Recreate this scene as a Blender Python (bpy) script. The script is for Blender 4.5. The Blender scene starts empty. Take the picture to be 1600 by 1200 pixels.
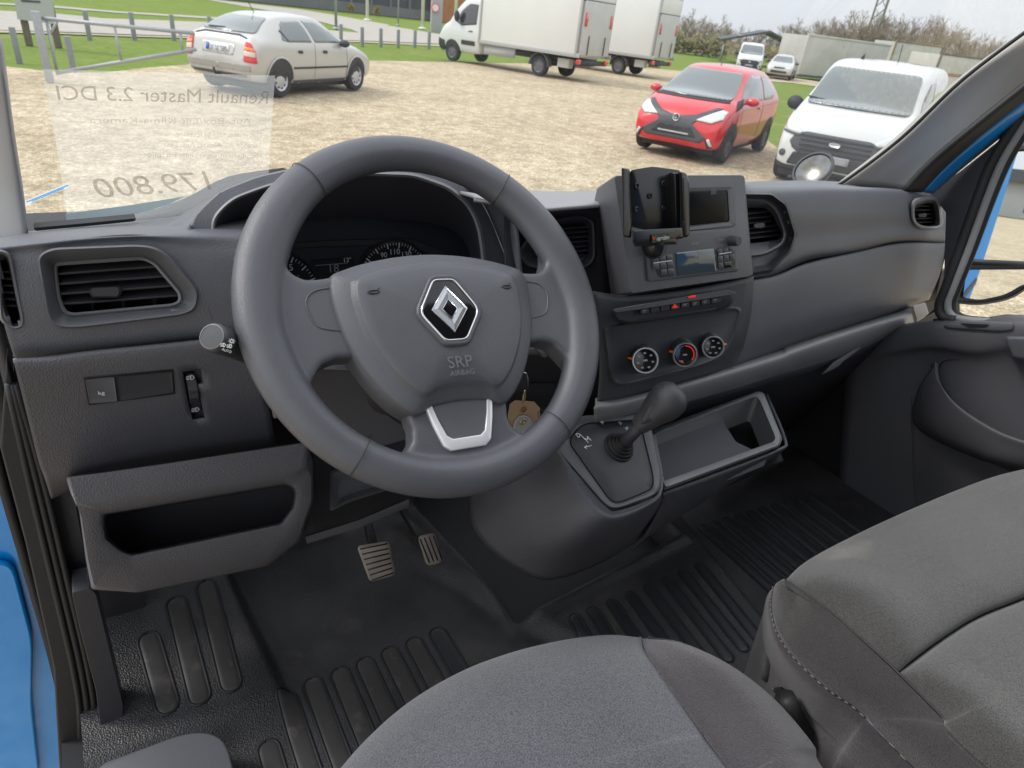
import bpy, bmesh, math, random
from mathutils import Vector, Matrix
from mathutils.bvhtree import BVHTree

R=math.radians
random.seed(7)
scene=bpy.context.scene
COL=scene.collection
# ------------------------------------------------------------------ camera
YAW,PITCH,ROLL,FPX=R(34),R(28.9),R(6.8),1040.
CAMP=Vector((0,0,1.9))
_f=Vector((math.sin(YAW)*math.cos(PITCH),math.cos(YAW)*math.cos(PITCH),-math.sin(PITCH)))
_r0=Vector((math.cos(YAW),-math.sin(YAW),0)); _u0=_r0.cross(_f)
_r=_r0*math.cos(ROLL)+_u0*math.sin(ROLL); _u=-_r0*math.sin(ROLL)+_u0*math.cos(ROLL)
cd=bpy.data.cameras.new('camera'); cam=bpy.data.objects.new('camera',cd); COL.objects.link(cam)
cam.matrix_world=Matrix(((_r.x,_u.x,-_f.x,CAMP.x),(_r.y,_u.y,-_f.y,CAMP.y),(_r.z,_u.z,-_f.z,CAMP.z),(0,0,0,1)))
cd.sensor_width=36; cd.lens=36*FPX/1600; cd.clip_start=.02; cd.clip_end=3000
cd.dof.use_dof=True; cd.dof.focus_distance=.85; cd.dof.aperture_fstop=13
scene.camera=cam
# ------------------------------------------------------------------ world, sun, exposure
SUN_EL,SUN_ROT=R(46),R(-62)
w=bpy.data.worlds.new('World'); scene.world=w; w.use_nodes=True
nt=w.node_tree; nt.nodes.clear()
sky=nt.nodes.new('ShaderNodeTexSky'); sky.sky_type='NISHITA'; sky.sun_disc=False; sky.sun_elevation=SUN_EL; sky.sun_rotation=SUN_ROT
sky.air_density=1.4; sky.dust_density=4
hs=nt.nodes.new('ShaderNodeHueSaturation'); hs.inputs['Saturation'].default_value=.18
tc=nt.nodes.new('ShaderNodeTexCoord'); mp=nt.nodes.new('ShaderNodeMapping'); mp.inputs['Scale'].default_value=(1,1,3.5)
nz=nt.nodes.new('ShaderNodeTexNoise'); nz.inputs['Scale'].default_value=2.2; nz.inputs['Detail'].default_value=5
cr=nt.nodes.new('ShaderNodeValToRGB'); cr.color_ramp.elements[0].position=.3; cr.color_ramp.elements[0].color=(6.9,7.3,7.9,1)
cr.color_ramp.elements[1].position=.72; cr.color_ramp.elements[1].color=(8.7,9.0,9.4,1)
mx=nt.nodes.new('ShaderNodeMix'); mx.data_type='RGBA'; mx.inputs[0].default_value=.86
bg=nt.nodes.new('ShaderNodeBackground'); bg.inputs['Strength'].default_value=.115
wo=nt.nodes.new('ShaderNodeOutputWorld')
L=nt.links
L.new(tc.outputs['Generated'],mp.inputs[0]); L.new(mp.outputs[0],nz.inputs[0]); L.new(nz.outputs[0],cr.inputs[0])
sx=nt.nodes.new('ShaderNodeSeparateXYZ'); mr=nt.nodes.new('ShaderNodeMapRange'); mr.inputs[1].default_value=.0; mr.inputs[2].default_value=.55; mr.inputs[3].default_value=.70; mr.inputs[4].default_value=1.22
ml=nt.nodes.new('ShaderNodeVectorMath'); ml.operation='SCALE'
L.new(tc.outputs['Generated'],sx.inputs[0]); L.new(sx.outputs[2],mr.inputs[0])
L.new(sky.outputs[0],hs.inputs['Color']); L.new(hs.outputs[0],mx.inputs[6]); L.new(cr.outputs[0],mx.inputs[7])
L.new(mx.outputs[2],ml.inputs[0]); L.new(mr.outputs[0],ml.inputs['Scale']); L.new(ml.outputs[0],bg.inputs[0]); L.new(bg.outputs[0],wo.inputs[0])
sl=bpy.data.lights.new('sun','SUN'); sl.energy=1.3; sl.angle=R(14); sl.color=(1,.965,.91)
so=bpy.data.objects.new('sun',sl); COL.objects.link(so)
sd=Vector((math.sin(SUN_ROT)*math.cos(SUN_EL),math.cos(SUN_ROT)*math.cos(SUN_EL),math.sin(SUN_EL)))
so.rotation_euler=sd.to_track_quat('Z','Y').to_euler(); so.location=(0,0,30)
scene.view_settings.view_transform='Standard'; scene.view_settings.look='None'; scene.view_settings.gamma=1
scene.view_settings.exposure=.58
# ------------------------------------------------------------------ materials
def mat(name,col,rough=.5,metal=0,grain=0,gscale=420,var=0,vscale=6,col2=None,spec=.5,coat=0,kind='vor',dirt=None,emit=None):
    m=bpy.data.materials.new(name); m.use_nodes=True; n=m.node_tree; b=n.nodes['Principled BSDF']; k=n.links
    b.inputs['Base Color'].default_value=(*col,1); b.inputs['Roughness'].default_value=rough; b.inputs['Metallic'].default_value=metal
    b.inputs['Specular IOR Level'].default_value=spec; b.inputs['Coat Weight'].default_value=coat; b.inputs['Coat Roughness'].default_value=.06
    t=n.nodes.new('ShaderNodeTexCoord')
    if emit: b.inputs['Emission Color'].default_value=(*emit[:3],1); b.inputs['Emission Strength'].default_value=emit[3]
    if grain:
        if kind=='vor':
            v=n.nodes.new('ShaderNodeTexVoronoi'); v.inputs['Scale'].default_value=gscale; v.feature='F1' ; out=v.outputs['Distance']
        else:
            v=n.nodes.new('ShaderNodeTexNoise'); v.inputs['Scale'].default_value=gscale; v.inputs['Detail'].default_value=3; out=v.outputs[0]
        k.new(t.outputs['Object'],v.inputs['Vector'])
        bp=n.nodes.new('ShaderNodeBump'); bp.inputs['Strength'].default_value=1; bp.inputs['Distance'].default_value=grain
        k.new(out,bp.inputs['Height']); k.new(bp.outputs[0],b.inputs['Normal'])
    if var or dirt:
        c2=col2 or tuple(c*(1-var) for c in col)
        z=n.nodes.new('ShaderNodeTexNoise'); z.inputs['Scale'].default_value=vscale; z.inputs['Detail'].default_value=6; z.inputs['Roughness'].default_value=.6
        k.new(t.outputs['Object'],z.inputs['Vector'])
        r=n.nodes.new('ShaderNodeValToRGB'); r.color_ramp.elements[0].position=.35; r.color_ramp.elements[1].position=.65
        r.color_ramp.elements[0].color=(*c2,1); r.color_ramp.elements[1].color=(*col,1); k.new(z.outputs[0],r.inputs[0])
        last=r.outputs[0]
        if dirt:   # (colour, scale, threshold)
            z2=n.nodes.new('ShaderNodeTexNoise'); z2.inputs['Scale'].default_value=dirt[1]; z2.inputs['Detail'].default_value=8; z2.inputs['Roughness'].default_value=.7
            k.new(t.outputs['Object'],z2.inputs['Vector'])
            r2=n.nodes.new('ShaderNodeValToRGB'); r2.color_ramp.elements[0].position=dirt[2]; r2.color_ramp.elements[1].position=dirt[2]+.12
            r2.color_ramp.elements[1].color=(dirt[3],)*3+(1,)
            k.new(z2.outputs[0],r2.inputs[0])
            mm=n.nodes.new('ShaderNodeMix'); mm.data_type='RGBA'; k.new(r2.outputs[0],mm.inputs[0]); k.new(last,mm.inputs[6]); mm.inputs[7].default_value=(*dirt[0],1)
            last=mm.outputs[2]
        k.new(last,b.inputs['Base Color'])
    return m
def glass(name,tint=(.93,.96,.95),refl=.9,rough=0.0,haze=0,hcol=(.8,.8,.8)):
    m=bpy.data.materials.new(name); m.use_nodes=True; n=m.node_tree; n.nodes.clear(); k=n.links
    o=n.nodes.new('ShaderNodeOutputMaterial'); tr=n.nodes.new('ShaderNodeBsdfTransparent'); tr.inputs[0].default_value=(*tint,1)
    g=n.nodes.new('ShaderNodeBsdfGlossy'); g.inputs['Roughness'].default_value=rough
    fr=n.nodes.new('ShaderNodeFresnel'); fr.inputs[0].default_value=1.45; s=n.nodes.new('ShaderNodeMath'); s.operation='MULTIPLY'; s.inputs[1].default_value=refl
    m1=n.nodes.new('ShaderNodeMixShader'); k.new(fr.outputs[0],s.inputs[0]); k.new(s.outputs[0],m1.inputs[0]); k.new(tr.outputs[0],m1.inputs[1]); k.new(g.outputs[0],m1.inputs[2])
    if haze:
        d=n.nodes.new('ShaderNodeBsdfDiffuse'); d.inputs[0].default_value=(*hcol,1); m2=n.nodes.new('ShaderNodeMixShader'); m2.inputs[0].default_value=haze
        k.new(m1.outputs[0],m2.inputs[1]); k.new(d.outputs[0],m2.inputs[2]); k.new(m2.outputs[0],o.inputs[0])
    else: k.new(m1.outputs[0],o.inputs[0])
    return m
# ------------------------------------------------------------------ object helpers
WM={}          # world matrix of every parent we make
def _m(o): return WM.get(o.name,Matrix.Identity(4))
def tag(o,label=None,cat=None,group=None,kind=None):
    if label:o['label']=label
    if cat:o['category']=cat
    if group:o['group']=group
    if kind:o['kind']=kind
    return o
def thing(name,label,cat,loc,group=None,mtx=None):
    o=bpy.data.objects.new(name,None); COL.objects.link(o); o.empty_display_size=.1
    M=mtx if mtx else Matrix.Translation(loc); o.matrix_world=M; WM[o.name]=M.copy()
    return tag(o,label,cat,group)
def link(name,me,m,parent=None,smooth=True,local=False):
    o=bpy.data.objects.new(name,me); COL.objects.link(o)
    if m: me.materials.append(m)
    if smooth:
        for p in me.polygons:p.use_smooth=True
    if parent:
        M=_m(parent)
        if not local: me.transform(M.inverted())
        o.parent=parent; WM[o.name]=M
    return o
def mesh(name,vs,fs,m,parent=None,smooth=True,bevel=0,seg=2,sub=0,local=False,fix=True,auto=None,solid=0):
    me=bpy.data.meshes.new(name); me.from_pydata([tuple(v) for v in vs],[],fs)
    if fix:
        bm=bmesh.new(); bm.from_mesh(me); bmesh.ops.remove_doubles(bm,verts=bm.verts,dist=1e-6); bmesh.ops.recalc_face_normals(bm,faces=bm.faces); bm.to_mesh(me); bm.free()
    o=link(name,me,m,parent,smooth,local); mods(o,bevel,seg,sub,auto,solid); return o
def mods(o,bevel=0,seg=2,sub=0,auto=None,solid=0):
    if solid:
        s=o.modifiers.new('solid','SOLIDIFY'); s.thickness=abs(solid); s.offset=-1 if solid>0 else 1
    if bevel:
        b=o.modifiers.new('bevel','BEVEL'); b.width=bevel; b.segments=seg; b.limit_method='ANGLE'; b.angle_limit=R(35)
    if sub:
        s=o.modifiers.new('sub','SUBSURF'); s.levels=sub; s.render_levels=sub
    if auto:
        me=o.data
        bm=bmesh.new(); bm.from_mesh(me)
        for e in bm.edges:
            if len(e.link_faces)==2 and e.calc_face_angle(0)>R(auto): e.smooth=False
        bm.to_mesh(me); bm.free()
class MB:
    def __init__(s): s.v=[];s.f=[]
    def add(s,vs,fs):
        k=len(s.v); s.v+= [Vector(v) for v in vs]; s.f+=[tuple(i+k for i in f) for f in fs]; return s
    def box(s,c,size,M=None):
        x,y,z=[a/2 for a in size]; c=Vector(c)
        vs=[Vector((i*x,j*y,k*z)) for i in(-1,1) for j in(-1,1) for k in(-1,1)]
        if M: vs=[M@v for v in vs]
        return s.add([c+v for v in vs],[(0,1,3,2),(4,6,7,5),(0,4,5,1),(2,3,7,6),(0,2,6,4),(1,5,7,3)])
    def tube(s,pts,r,n=10,cap=True,up=None):
        pts=[Vector(p) for p in pts]; rs=r if isinstance(r,(list,tuple)) else [r]*len(pts); k=len(s.v); prev=None
        for i,p in enumerate(pts):
            t=(pts[min(i+1,len(pts)-1)]-pts[max(i-1,0)]).normalized()
            if prev is None:
                a=Vector((0,0,1)) if abs(t.z)<.9 else Vector((1,0,0)); a=(a-t*a.dot(t)).normalized()
            else: a=(prev-t*prev.dot(t)).normalized()
            prev=a; b=t.cross(a)
            for j in range(n):
                an=2*math.pi*j/n; s.v.append(p+(a*math.cos(an)+b*math.sin(an))*rs[i])
        for i in range(len(pts)-1):
            for j in range(n): s.f.append((k+i*n+j,k+i*n+(j+1)%n,k+(i+1)*n+(j+1)%n,k+(i+1)*n+j))
        if cap: s.f.append(tuple(k+j for j in range(n))[::-1]); s.f.append(tuple(k+(len(pts)-1)*n+j for j in range(n)))
        return s
    def lathe(s,c,axis,prof,n=32,cap=True,xdir=None):
        """prof: (radius, height along axis)"""
        c=Vector(c);ax=Vector(axis).normalized(); a=ax.orthogonal().normalized() if xdir is None else Vector(xdir).normalized(); b=ax.cross(a); k=len(s.v)
        for r,h in prof:
            for j in range(n):
                an=2*math.pi*j/n; s.v.append(c+ax*h+(a*math.cos(an)+b*math.sin(an))*r)
        for i in range(len(prof)-1):
            for j in range(n): s.f.append((k+i*n+j,k+i*n+(j+1)%n,k+(i+1)*n+(j+1)%n,k+(i+1)*n+j))
        if cap: s.f.append(tuple(k+j for j in range(n))[::-1]); s.f.append(tuple(k+(len(prof)-1)*n+j for j in range(n)))
        return s
    def loft(s,loops,closed=True,cap0=False,cap1=False):
        k=len(s.v); n=len(loops[0])
        for l in loops: s.v+=[Vector(p) for p in l]
        for i in range(len(loops)-1):
            for j in range(n if closed else n-1): s.f.append((k+i*n+j,k+i*n+(j+1)%n,k+(i+1)*n+(j+1)%n,k+(i+1)*n+j))
        if cap0:s.f.append(tuple(k+j for j in range(n))[::-1])
        if cap1:s.f.append(tuple(k+(len(loops)-1)*n+j for j in range(n)))
        return s
    def build(s,name,m,parent=None,**k): return mesh(name,s.v,s.f,m,parent,**k)
# ------------------------------------------------------------------ where things stand (a depth and a sight line give a place)
def ray(px,py): return _r*((px-800)/FPX)+_u*((600-py)/FPX)+_f
def V(px,py,pl):
    """pl: Y distance, ('x',v), ('z',v), or a leaning dash plane (y0,kx,kz): Y = y0+kx*(X-.68)+kz*(Z-1.5)"""
    d=ray(px,py)
    if isinstance(pl,(int,float)): return CAMP+d*(pl/d.y)
    if pl[0]=='x': return CAMP+d*(pl[1]/d.x)
    if pl[0]=='z': return CAMP+d*((pl[1]-CAMP.z)/d.z)
    if pl[0]=='n':  # point, normal
        return CAMP+d*((pl[1]-CAMP).dot(pl[2])/d.dot(pl[2]))
    y0,kx,kz=pl; n=Vector((-kx,1,-kz)); c=y0-kx*.68-kz*1.5
    return CAMP+d*((c-n.dot(CAMP))/n.dot(d))
def off(pl,o): return (pl[0]+o,pl[1],pl[2])
def pnorm(pl): return Vector((pl[1],-1,pl[2])).normalized()   # towards the driver
def proj(P):
    d=Vector(P)-CAMP; z=d.dot(_f); return 800+FPX*d.dot(_r)/z,600-FPX*d.dot(_u)/z
def inpoly(x,y,poly):
    c=False;j=len(poly)-1
    for i in range(len(poly)):
        xi,yi=poly[i][:2];xj,yj=poly[j][:2]
        if (yi>y)!=(yj>y) and x<(xj-xi)*(y-yi)/(yj-yi)+xi: c=not c
        j=i
    return c
def rpoly(pts,r=8,n=5):
    """polygon with rounded corners, same count for same corner count"""
    out=[];N=len(pts)
    for i in range(N):
        p=Vector(pts[i][:2]);a=Vector(pts[i-1][:2]);b=Vector(pts[(i+1)%N][:2]); rr=pts[i][2] if len(pts[i])>2 else r
        da=(a-p);db=(b-p); la=min(rr,da.length*.48);lb=min(rr,db.length*.48)
        A=p+da.normalized()*la;B=p+db.normalized()*lb
        for k in range(n+1):
            t=k/n; q=A*(1-t)**2+p*2*t*(1-t)+B*t*t; out.append((q.x,q.y))
    return out
def inset(pts,d):
    N=len(pts);c=Vector((sum(p[0] for p in pts)/N,sum(p[1] for p in pts)/N)); out=[]
    for i in range(N):
        p=Vector(pts[i][:2]);a=Vector(pts[i-1][:2]);b=Vector(pts[(i+1)%N][:2])
        n1=(p-a).normalized();n2=(b-p).normalized(); n1=Vector((-n1.y,n1.x));n2=Vector((-n2.y,n2.x))
        if n1.dot(c-p)<0 and n2.dot(c-p)<0: n1=-n1;n2=-n2
        nn=(n1+n2); nn=nn/max(nn.length_squared/2,.3); q=p+nn*d; out.append((q.x,q.y)+tuple(pts[i][2:]))
    return out
def catmull(p,n,closed=False):
    out=[];N=len(p)
    for i in range(N if closed else N-1):
        a=p[(i-1)%N] if closed or i>0 else p[0]*2-p[1]; b=p[i]; c=p[(i+1)%N]; d=p[(i+2)%N] if closed or i+2<N else p[-1]*2-p[-2]
        for k in range(n):
            t=k/n; out.append(.5*((2*b)+(c-a)*t+(2*a-5*b+4*c-d)*t*t+(3*b-a-3*c+d)*t**3))
    if not closed: out.append(p[-1].copy())
    return out
def patch(name,rows,m,parent=None,nu=6,nv=6,holes=(),thick=.004,lin=False,extc=None,extr=None,**k):
    """rows of 3-D control points -> smooth sheet with thickness; extc/extr carry it on past the last column/row"""
    if extc: rows=[list(r)+[r[-1]+(Vector(extc) if not isinstance(extc,float) else (r[-1]-r[-2])*extc)] for r in rows]
    if extr: rows=list(rows)+[[p+Vector(extr) for p in rows[-1]]]
    rows=[catmull(r,nu) for r in rows]
    cols=[]
    for j in range(len(rows[0])):
        c=[r[j] for r in rows]; cols.append(catmull(c,nv) if not lin else [c[i].lerp(c[i+1],t/nv) for i in range(len(c)-1) for t in range(nv)]+[c[-1]])
    nvv=len(cols[0]); vs=[p for c in cols for p in c]; fs=[]
    for i in range(len(cols)-1):
        for j in range(nvv-1):
            f=(i*nvv+j,i*nvv+j+1,(i+1)*nvv+j+1,(i+1)*nvv+j)
            if holes:
                q=[proj(vs[a]) for a in f]; cx=sum(a[0] for a in q)/4;cy=sum(a[1] for a in q)/4
                if any(inpoly(cx,cy,h) for h in holes): continue
            fs.append(f)
    bm=bmesh.new(); bv=[bm.verts.new(v) for v in vs]
    for f in fs: bm.faces.new([bv[i] for i in f])
    bmesh.ops.recalc_face_normals(bm,faces=bm.faces)
    # make normals face the camera
    s=0
    bm.faces.ensure_lookup_table()
    for f in bm.faces: s+=f.normal.dot(CAMP-f.calc_center_median())
    if s<0: bmesh.ops.reverse_faces(bm,faces=bm.faces)
    me=bpy.data.meshes.new(name); bm.to_mesh(me); bm.free()
    o=link(name,me,m,parent,True); mods(o,solid=thick,**k); return o
def plate(name,poly,pl,th,m,parent=None,r=0,n=4,bevel=.001,seg=2,smooth=True,front=0,**k):
    """solid slab; poly in sight-line coordinates on plane pl, front face raised by `front`, body th deep"""
    pp=rpoly(poly,r,n) if r else [p[:2] for p in poly]
    A=[V(x,y,off(pl,-front)) for x,y in pp]; nn=pnorm(pl); B=[a-nn*th for a in A]
    b=MB().loft([A,B],True,True,True); return b.build(name,m,parent,bevel=bevel,seg=seg,smooth=smooth,auto=30,**k)
def rings(name,loops,m,parent=None,r=8,n=5,cap=False,bevel=0,solid=0,auto=40,**k):
    """loops: list of (poly, plane, forward-offset); lofted in order"""
    L_=[]
    for poly,pl,o in loops:
        pp=rpoly(poly,r,n); L_.append([V(x,y,off(pl,-o)) for x,y in pp])
    return MB().loft(L_,True,False,cap).build(name,m,parent,bevel=bevel,solid=solid,auto=auto,**k)
def text(name,s,p0,p1,pl,m,parent=None,size=None,lift=.0006,align='CENTER',ext=.0002,mirror=False,shear=0,font=None):
    """lettering between two sight points p0->p1 (the baseline); size = letter height in metres or fitted to width"""
    A=V(*p0,off(pl,-lift)) if len(pl)==3 and pl[0]!='n' else V(*p0,pl); B=V(*p1,off(pl,-lift)) if len(pl)==3 and pl[0]!='n' else V(*p1,pl)
    nn=pnorm(pl) if pl[0]!='n' else pl[2]
    return text3(name,s,A,B,nn,m,parent,size,ext,mirror,shear)
def text3(name,s,A,B,nn,m,parent=None,size=None,ext=.0002,mirror=False,shear=0):
    cu=bpy.data.curves.new(name,'FONT'); cu.body=s; cu.size=1; cu.extrude=0; cu.shear=shear; cu.resolution_u=3
    o=bpy.data.objects.new(name,cu); COL.objects.link(o); bpy.context.view_layer.update()
    dg=bpy.context.evaluated_depsgraph_get(); me=bpy.data.meshes.new_from_object(o.evaluated_get(dg)); bpy.data.objects.remove(o); bpy.data.curves.remove(cu)
    xs=[v.co.x for v in me.vertices]; x0,x1=min(xs),max(xs); wd=(B-A).length; sc=wd/(x1-x0)
    X=(B-A).normalized(); Y=nn.cross(X).normalized(); sy=size/.7 if size else sc
    for v in me.vertices:
        a=(v.co.x-x0)*sc; 
        if mirror:a=wd-a
        v.co=A+X*a+Y*(v.co.y*sy)
    me.name=name; me.materials.clear()
    return link(name,me,m,parent,False)
def line3(pts,w_,nn,b):
    """flat stroke of width w_ on a plane into MB b"""
    for A,B in zip(pts[:-1],pts[1:]):
        d=(B-A).normalized(); s=nn.cross(d)*w_/2; e=d*w_*.3
        b.add([A-s-e,B-s+e,B+s+e,A+s-e],[(0,1,2,3)])
def clone(o,parent=None):
    c=o.copy(); COL.objects.link(c); c.parent=parent; 
    for ch in list(o.children): clone(ch,c)
    return c
# ------------------------------------------------------------------ interior materials
M_PAD=mat('dash_grained_plastic',(.118,.122,.140),.40,grain=.00035,gscale=800,var=.12,vscale=9)
M_PAD2=mat('dash_lower_plastic',(.088,.087,.099),.42,grain=.0004,gscale=700,var=.12,vscale=9)
M_DOOR=mat('door_trim_grey',(.078,.078,.088),.5,grain=.0003,gscale=800,var=.1,vscale=8)
M_TUN=mat('binnacle_grey',(.05,.051,.062),.5,grain=.0002,gscale=900)
M_CEN=mat('centre_dark_grained',(.055,.057,.066),.45,grain=.0003,gscale=800)
M_SMOOTH=mat('smooth_grey_plastic',(.10,.102,.115),.38,grain=.00012,gscale=1500,var=.08,vscale=12)
M_PILL=mat('pillar_trim_beige_grey',(.38,.36,.335),.6,grain=.0001,gscale=900)
M_TRIM=mat('trim_light_grey',(.23,.235,.245),.45,grain=.0001,gscale=1500)
M_DARK=mat('dark_plastic',(.036,.036,.043),.42,grain=.00015,gscale=1200)
M_BLACK=mat('deep_black_plastic',(.008,.008,.01),.55)
M_GLOSS=mat('gloss_black',(.006,.006,.008),.12)
M_WHEEL=mat('steering_wheel_skin',(.088,.09,.104),.34,grain=.00018,gscale=1300,var=.1,vscale=14)
M_CHROME=mat('chrome',(.75,.75,.77),.14,metal=1)
M_SATIN=mat('satin_silver',(.62,.63,.66),.3,metal=1)
M_SEAL=mat('door_rubber',(.018,.018,.02),.6,grain=.0004,gscale=300,kind='noise')
M_BLUE=mat('blue_paint',(.004,.27,.74),.28,coat=1,var=.06,vscale=3)
M_RUB=mat('floor_rubber',(.042,.041,.044),.42,grain=.0007,gscale=420,var=.35,vscale=7,col2=(.012,.012,.013),dirt=((.11,.095,.08),9,.56,.35),spec=.5)
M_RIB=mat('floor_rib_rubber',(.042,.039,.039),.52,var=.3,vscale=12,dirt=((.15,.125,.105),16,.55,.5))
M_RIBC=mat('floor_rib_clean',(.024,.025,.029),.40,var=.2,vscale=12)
M_RUBC=mat('floor_rubber_clean',(.02,.0205,.023),.46,grain=.0012,gscale=200,var=.35,vscale=7,col2=(.012,.012,.014))
M_WHITE=mat('white_print',(.75,.76,.78),.6)
M_GREYP=mat('grey_print',(.3,.31,.33),.6)
M_RED=mat('red_print_glow',(.65,.02,.015),.45,emit=(1,.03,.02,.25))  # slight glow put into the colour, on plain print as well as the lamp
M_ORANGE=mat('orange_pointer',(.8,.12,.02),.4)
M_BLUEP=mat('blue_print',(.02,.12,.6),.4)
def fabric(name,col,col2,stain=None):
    m=mat(name,col,.92,spec=.15); n=m.node_tree;k=n.links;b=n.nodes['Principled BSDF']
    b.inputs['Sheen Weight'].default_value=.35; b.inputs['Sheen Roughness'].default_value=.5
    t=n.nodes.new('ShaderNodeTexCoord'); mp=n.nodes.new('ShaderNodeMapping'); mp.inputs['Rotation'].default_value=(0,0,R(12)); mp.inputs['Scale'].default_value=(1,.8,1)
    k.new(t.outputs['Object'],mp.inputs[0])
    ch=n.nodes.new('ShaderNodeTexVoronoi'); ch.inputs['Scale'].default_value=1150; k.new(mp.outputs[0],ch.inputs['Vector'])
    r=n.nodes.new('ShaderNodeValToRGB'); r.color_ramp.elements[0].position=.12; r.color_ramp.elements[1].position=.62
    r.color_ramp.elements[0].color=(*col,1); r.color_ramp.elements[1].color=(*col2,1); k.new(ch.outputs['Distance'],r.inputs[0])
    z=n.nodes.new('ShaderNodeTexNoise'); z.inputs['Scale'].default_value=6; z.inputs['Detail'].default_value=5; k.new(t.outputs['Object'],z.inputs['Vector'])
    r2=n.nodes.new('ShaderNodeValToRGB'); r2.color_ramp.elements[0].position=.3; r2.color_ramp.elements[1].position=.75
    r2.color_ramp.elements[0].color=(.8,.8,.8,1); r2.color_ramp.elements[1].color=(1.15,1.15,1.15,1); k.new(z.outputs[0],r2.inputs[0])
    mm=n.nodes.new('ShaderNodeMix'); mm.data_type='RGBA'; mm.blend_type='MULTIPLY'; mm.inputs[0].default_value=1; k.new(r.outputs[0],mm.inputs[6]); k.new(r2.outputs[0],mm.inputs[7]); last=mm.outputs[2]
    if stain:
        z3=n.nodes.new('ShaderNodeTexNoise'); z3.inputs['Scale'].default_value=7; z3.inputs['Detail'].default_value=3; k.new(t.outputs['Object'],z3.inputs['Vector'])
        r3=n.nodes.new('ShaderNodeValToRGB'); r3.color_ramp.elements[0].position=.6; r3.color_ramp.elements[1].position=.78; r3.color_ramp.elements[1].color=(.45,)*3+(1,); k.new(z3.outputs[0],r3.inputs[0])
        m3=n.nodes.new('ShaderNodeMix'); m3.data_type='RGBA'; k.new(r3.outputs[0],m3.inputs[0]); k.new(last,m3.inputs[6]); m3.inputs[7].default_value=(*stain,1); last=m3.outputs[2]
    k.new(last,b.inputs['Base Color'])
    bp=n.nodes.new('ShaderNodeBump'); bp.inputs['Distance'].default_value=.0006; bp.invert=True; k.new(ch.outputs['Distance'],bp.inputs['Height']); k.new(bp.outputs[0],b.inputs['Normal'])
    return m
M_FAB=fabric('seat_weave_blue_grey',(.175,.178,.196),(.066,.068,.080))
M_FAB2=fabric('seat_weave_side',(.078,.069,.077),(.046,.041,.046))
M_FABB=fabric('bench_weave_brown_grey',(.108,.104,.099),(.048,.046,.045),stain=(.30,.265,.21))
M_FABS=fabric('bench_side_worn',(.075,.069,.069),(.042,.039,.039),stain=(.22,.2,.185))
# ------------------------------------------------------------------ dashboard
FZ=.95
PD=(.60,.14,.10)      # passenger side dash face
PC=(.60,.12,.10)      # centre stack
PL_=(.68,0,-.12)      # driver's lower panel (its foot comes forward to the knees)
PV=(.68,0,.10)        # driver's upper vents
dash=thing('dashboard','long dark grey grained dashboard with round air vents and centre radio stack, under the windscreen','dashboard',(.68,.75,1.3))
# passenger pad: top shelf rolling over into the upper face
def row(pts,pl,o=0): return [V(x,y,off(pl,o)) for x,y in pts]
ventR=[(1150,300),(1205,303),(1228,320),(1243,366),(1236,392),(1205,424),(1170,428),(1150,428)]
ventE=[(1424,310,14),(1462,306,14),(1471,318,10),(1475,352,12),(1466,359,12),(1436,358,12),(1424,345,10)]
patch('dash_top_pad',[row([(1120,286),(1200,283),(1280,282),(1340,287),(1400,292),(1452,299)],PD,.40),
  row([(1120,288),(1200,286),(1280,286),(1340,291),(1400,294),(1458,301)],PD,.14),
  row([(1120,291),(1200,290),(1280,289),(1340,293),(1400,296),(1466,304)],PD,.05),
  row([(1120,298),(1200,297),(1280,296),(1340,298),(1400,300),(1473,309)],PD,.012),
  row([(1120,330),(1200,330),(1280,330),(1340,330),(1400,330),(1478,332)],PD,0),
  row([(1120,375),(1200,375),(1280,366),(1340,359),(1400,352),(1480,356)],PD,0),
  row([(1120,430),(1200,424),(1258,400),(1330,388),(1404,372),(1479,375)],PD,-.002),
  row([(1120,438),(1200,432),(1262,407),(1335,394),(1408,378),(1479,380)],PD,.012)],M_PAD,dash,nu=18,nv=12,holes=[inset(ventR,2.5),inset(ventE,3)],thick=.004)
# glovebox face
patch('glovebox_lid',[row([(1150,440),(1210,430),(1262,411),(1335,395),(1408,380),(1478,379)],PD,.016),
  row([(1150,446),(1210,436),(1262,416),(1335,399),(1408,384),(1477,383)],PD,.004),
  row([(1145,500),(1206,485),(1260,468),(1335,445),(1408,427),(1470,424)],PD,-.002),
  row([(1140,560),(1200,535),(1255,516),(1330,492),(1400,472),(1456,459)],PD,.0),
  row([(1130,595),(1196,566),(1252,540),(1330,512),(1400,488),(1452,468)],PD,.03)],M_PAD,dash,nu=8,nv=8,thick=.004)
# bright ledge along the passenger side
LEDp=(.585,.14,0)
patch('dash_ledge',[row([(930,622),(985,612),(1100,580),(1215,546),(1232,538),(1330,508),(1423,480)],LEDp,.035),
  row([(930,634),(985,624),(1100,592),(1215,558),(1240,548),(1330,518),(1425,490)],LEDp,.0),
  row([(930,650),(985,640),(1100,609),(1215,576),(1250,563),(1330,540),(1428,502)],LEDp,.004),
  row([(930,662),(985,652),(1100,622),(1215,590),(1250,580),(1330,556),(1428,512)],LEDp,.03)],M_TRIM,dash,nu=6,nv=5,thick=.003)
rings('ledge_end_cap',[([(1425,478),(1446,472),(1452,492),(1432,503)],LEDp,.001),([(1427,480),(1445,475),(1450,491),(1433,500)],LEDp,.004)],M_TRIM,dash,r=3,cap=True)
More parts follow.
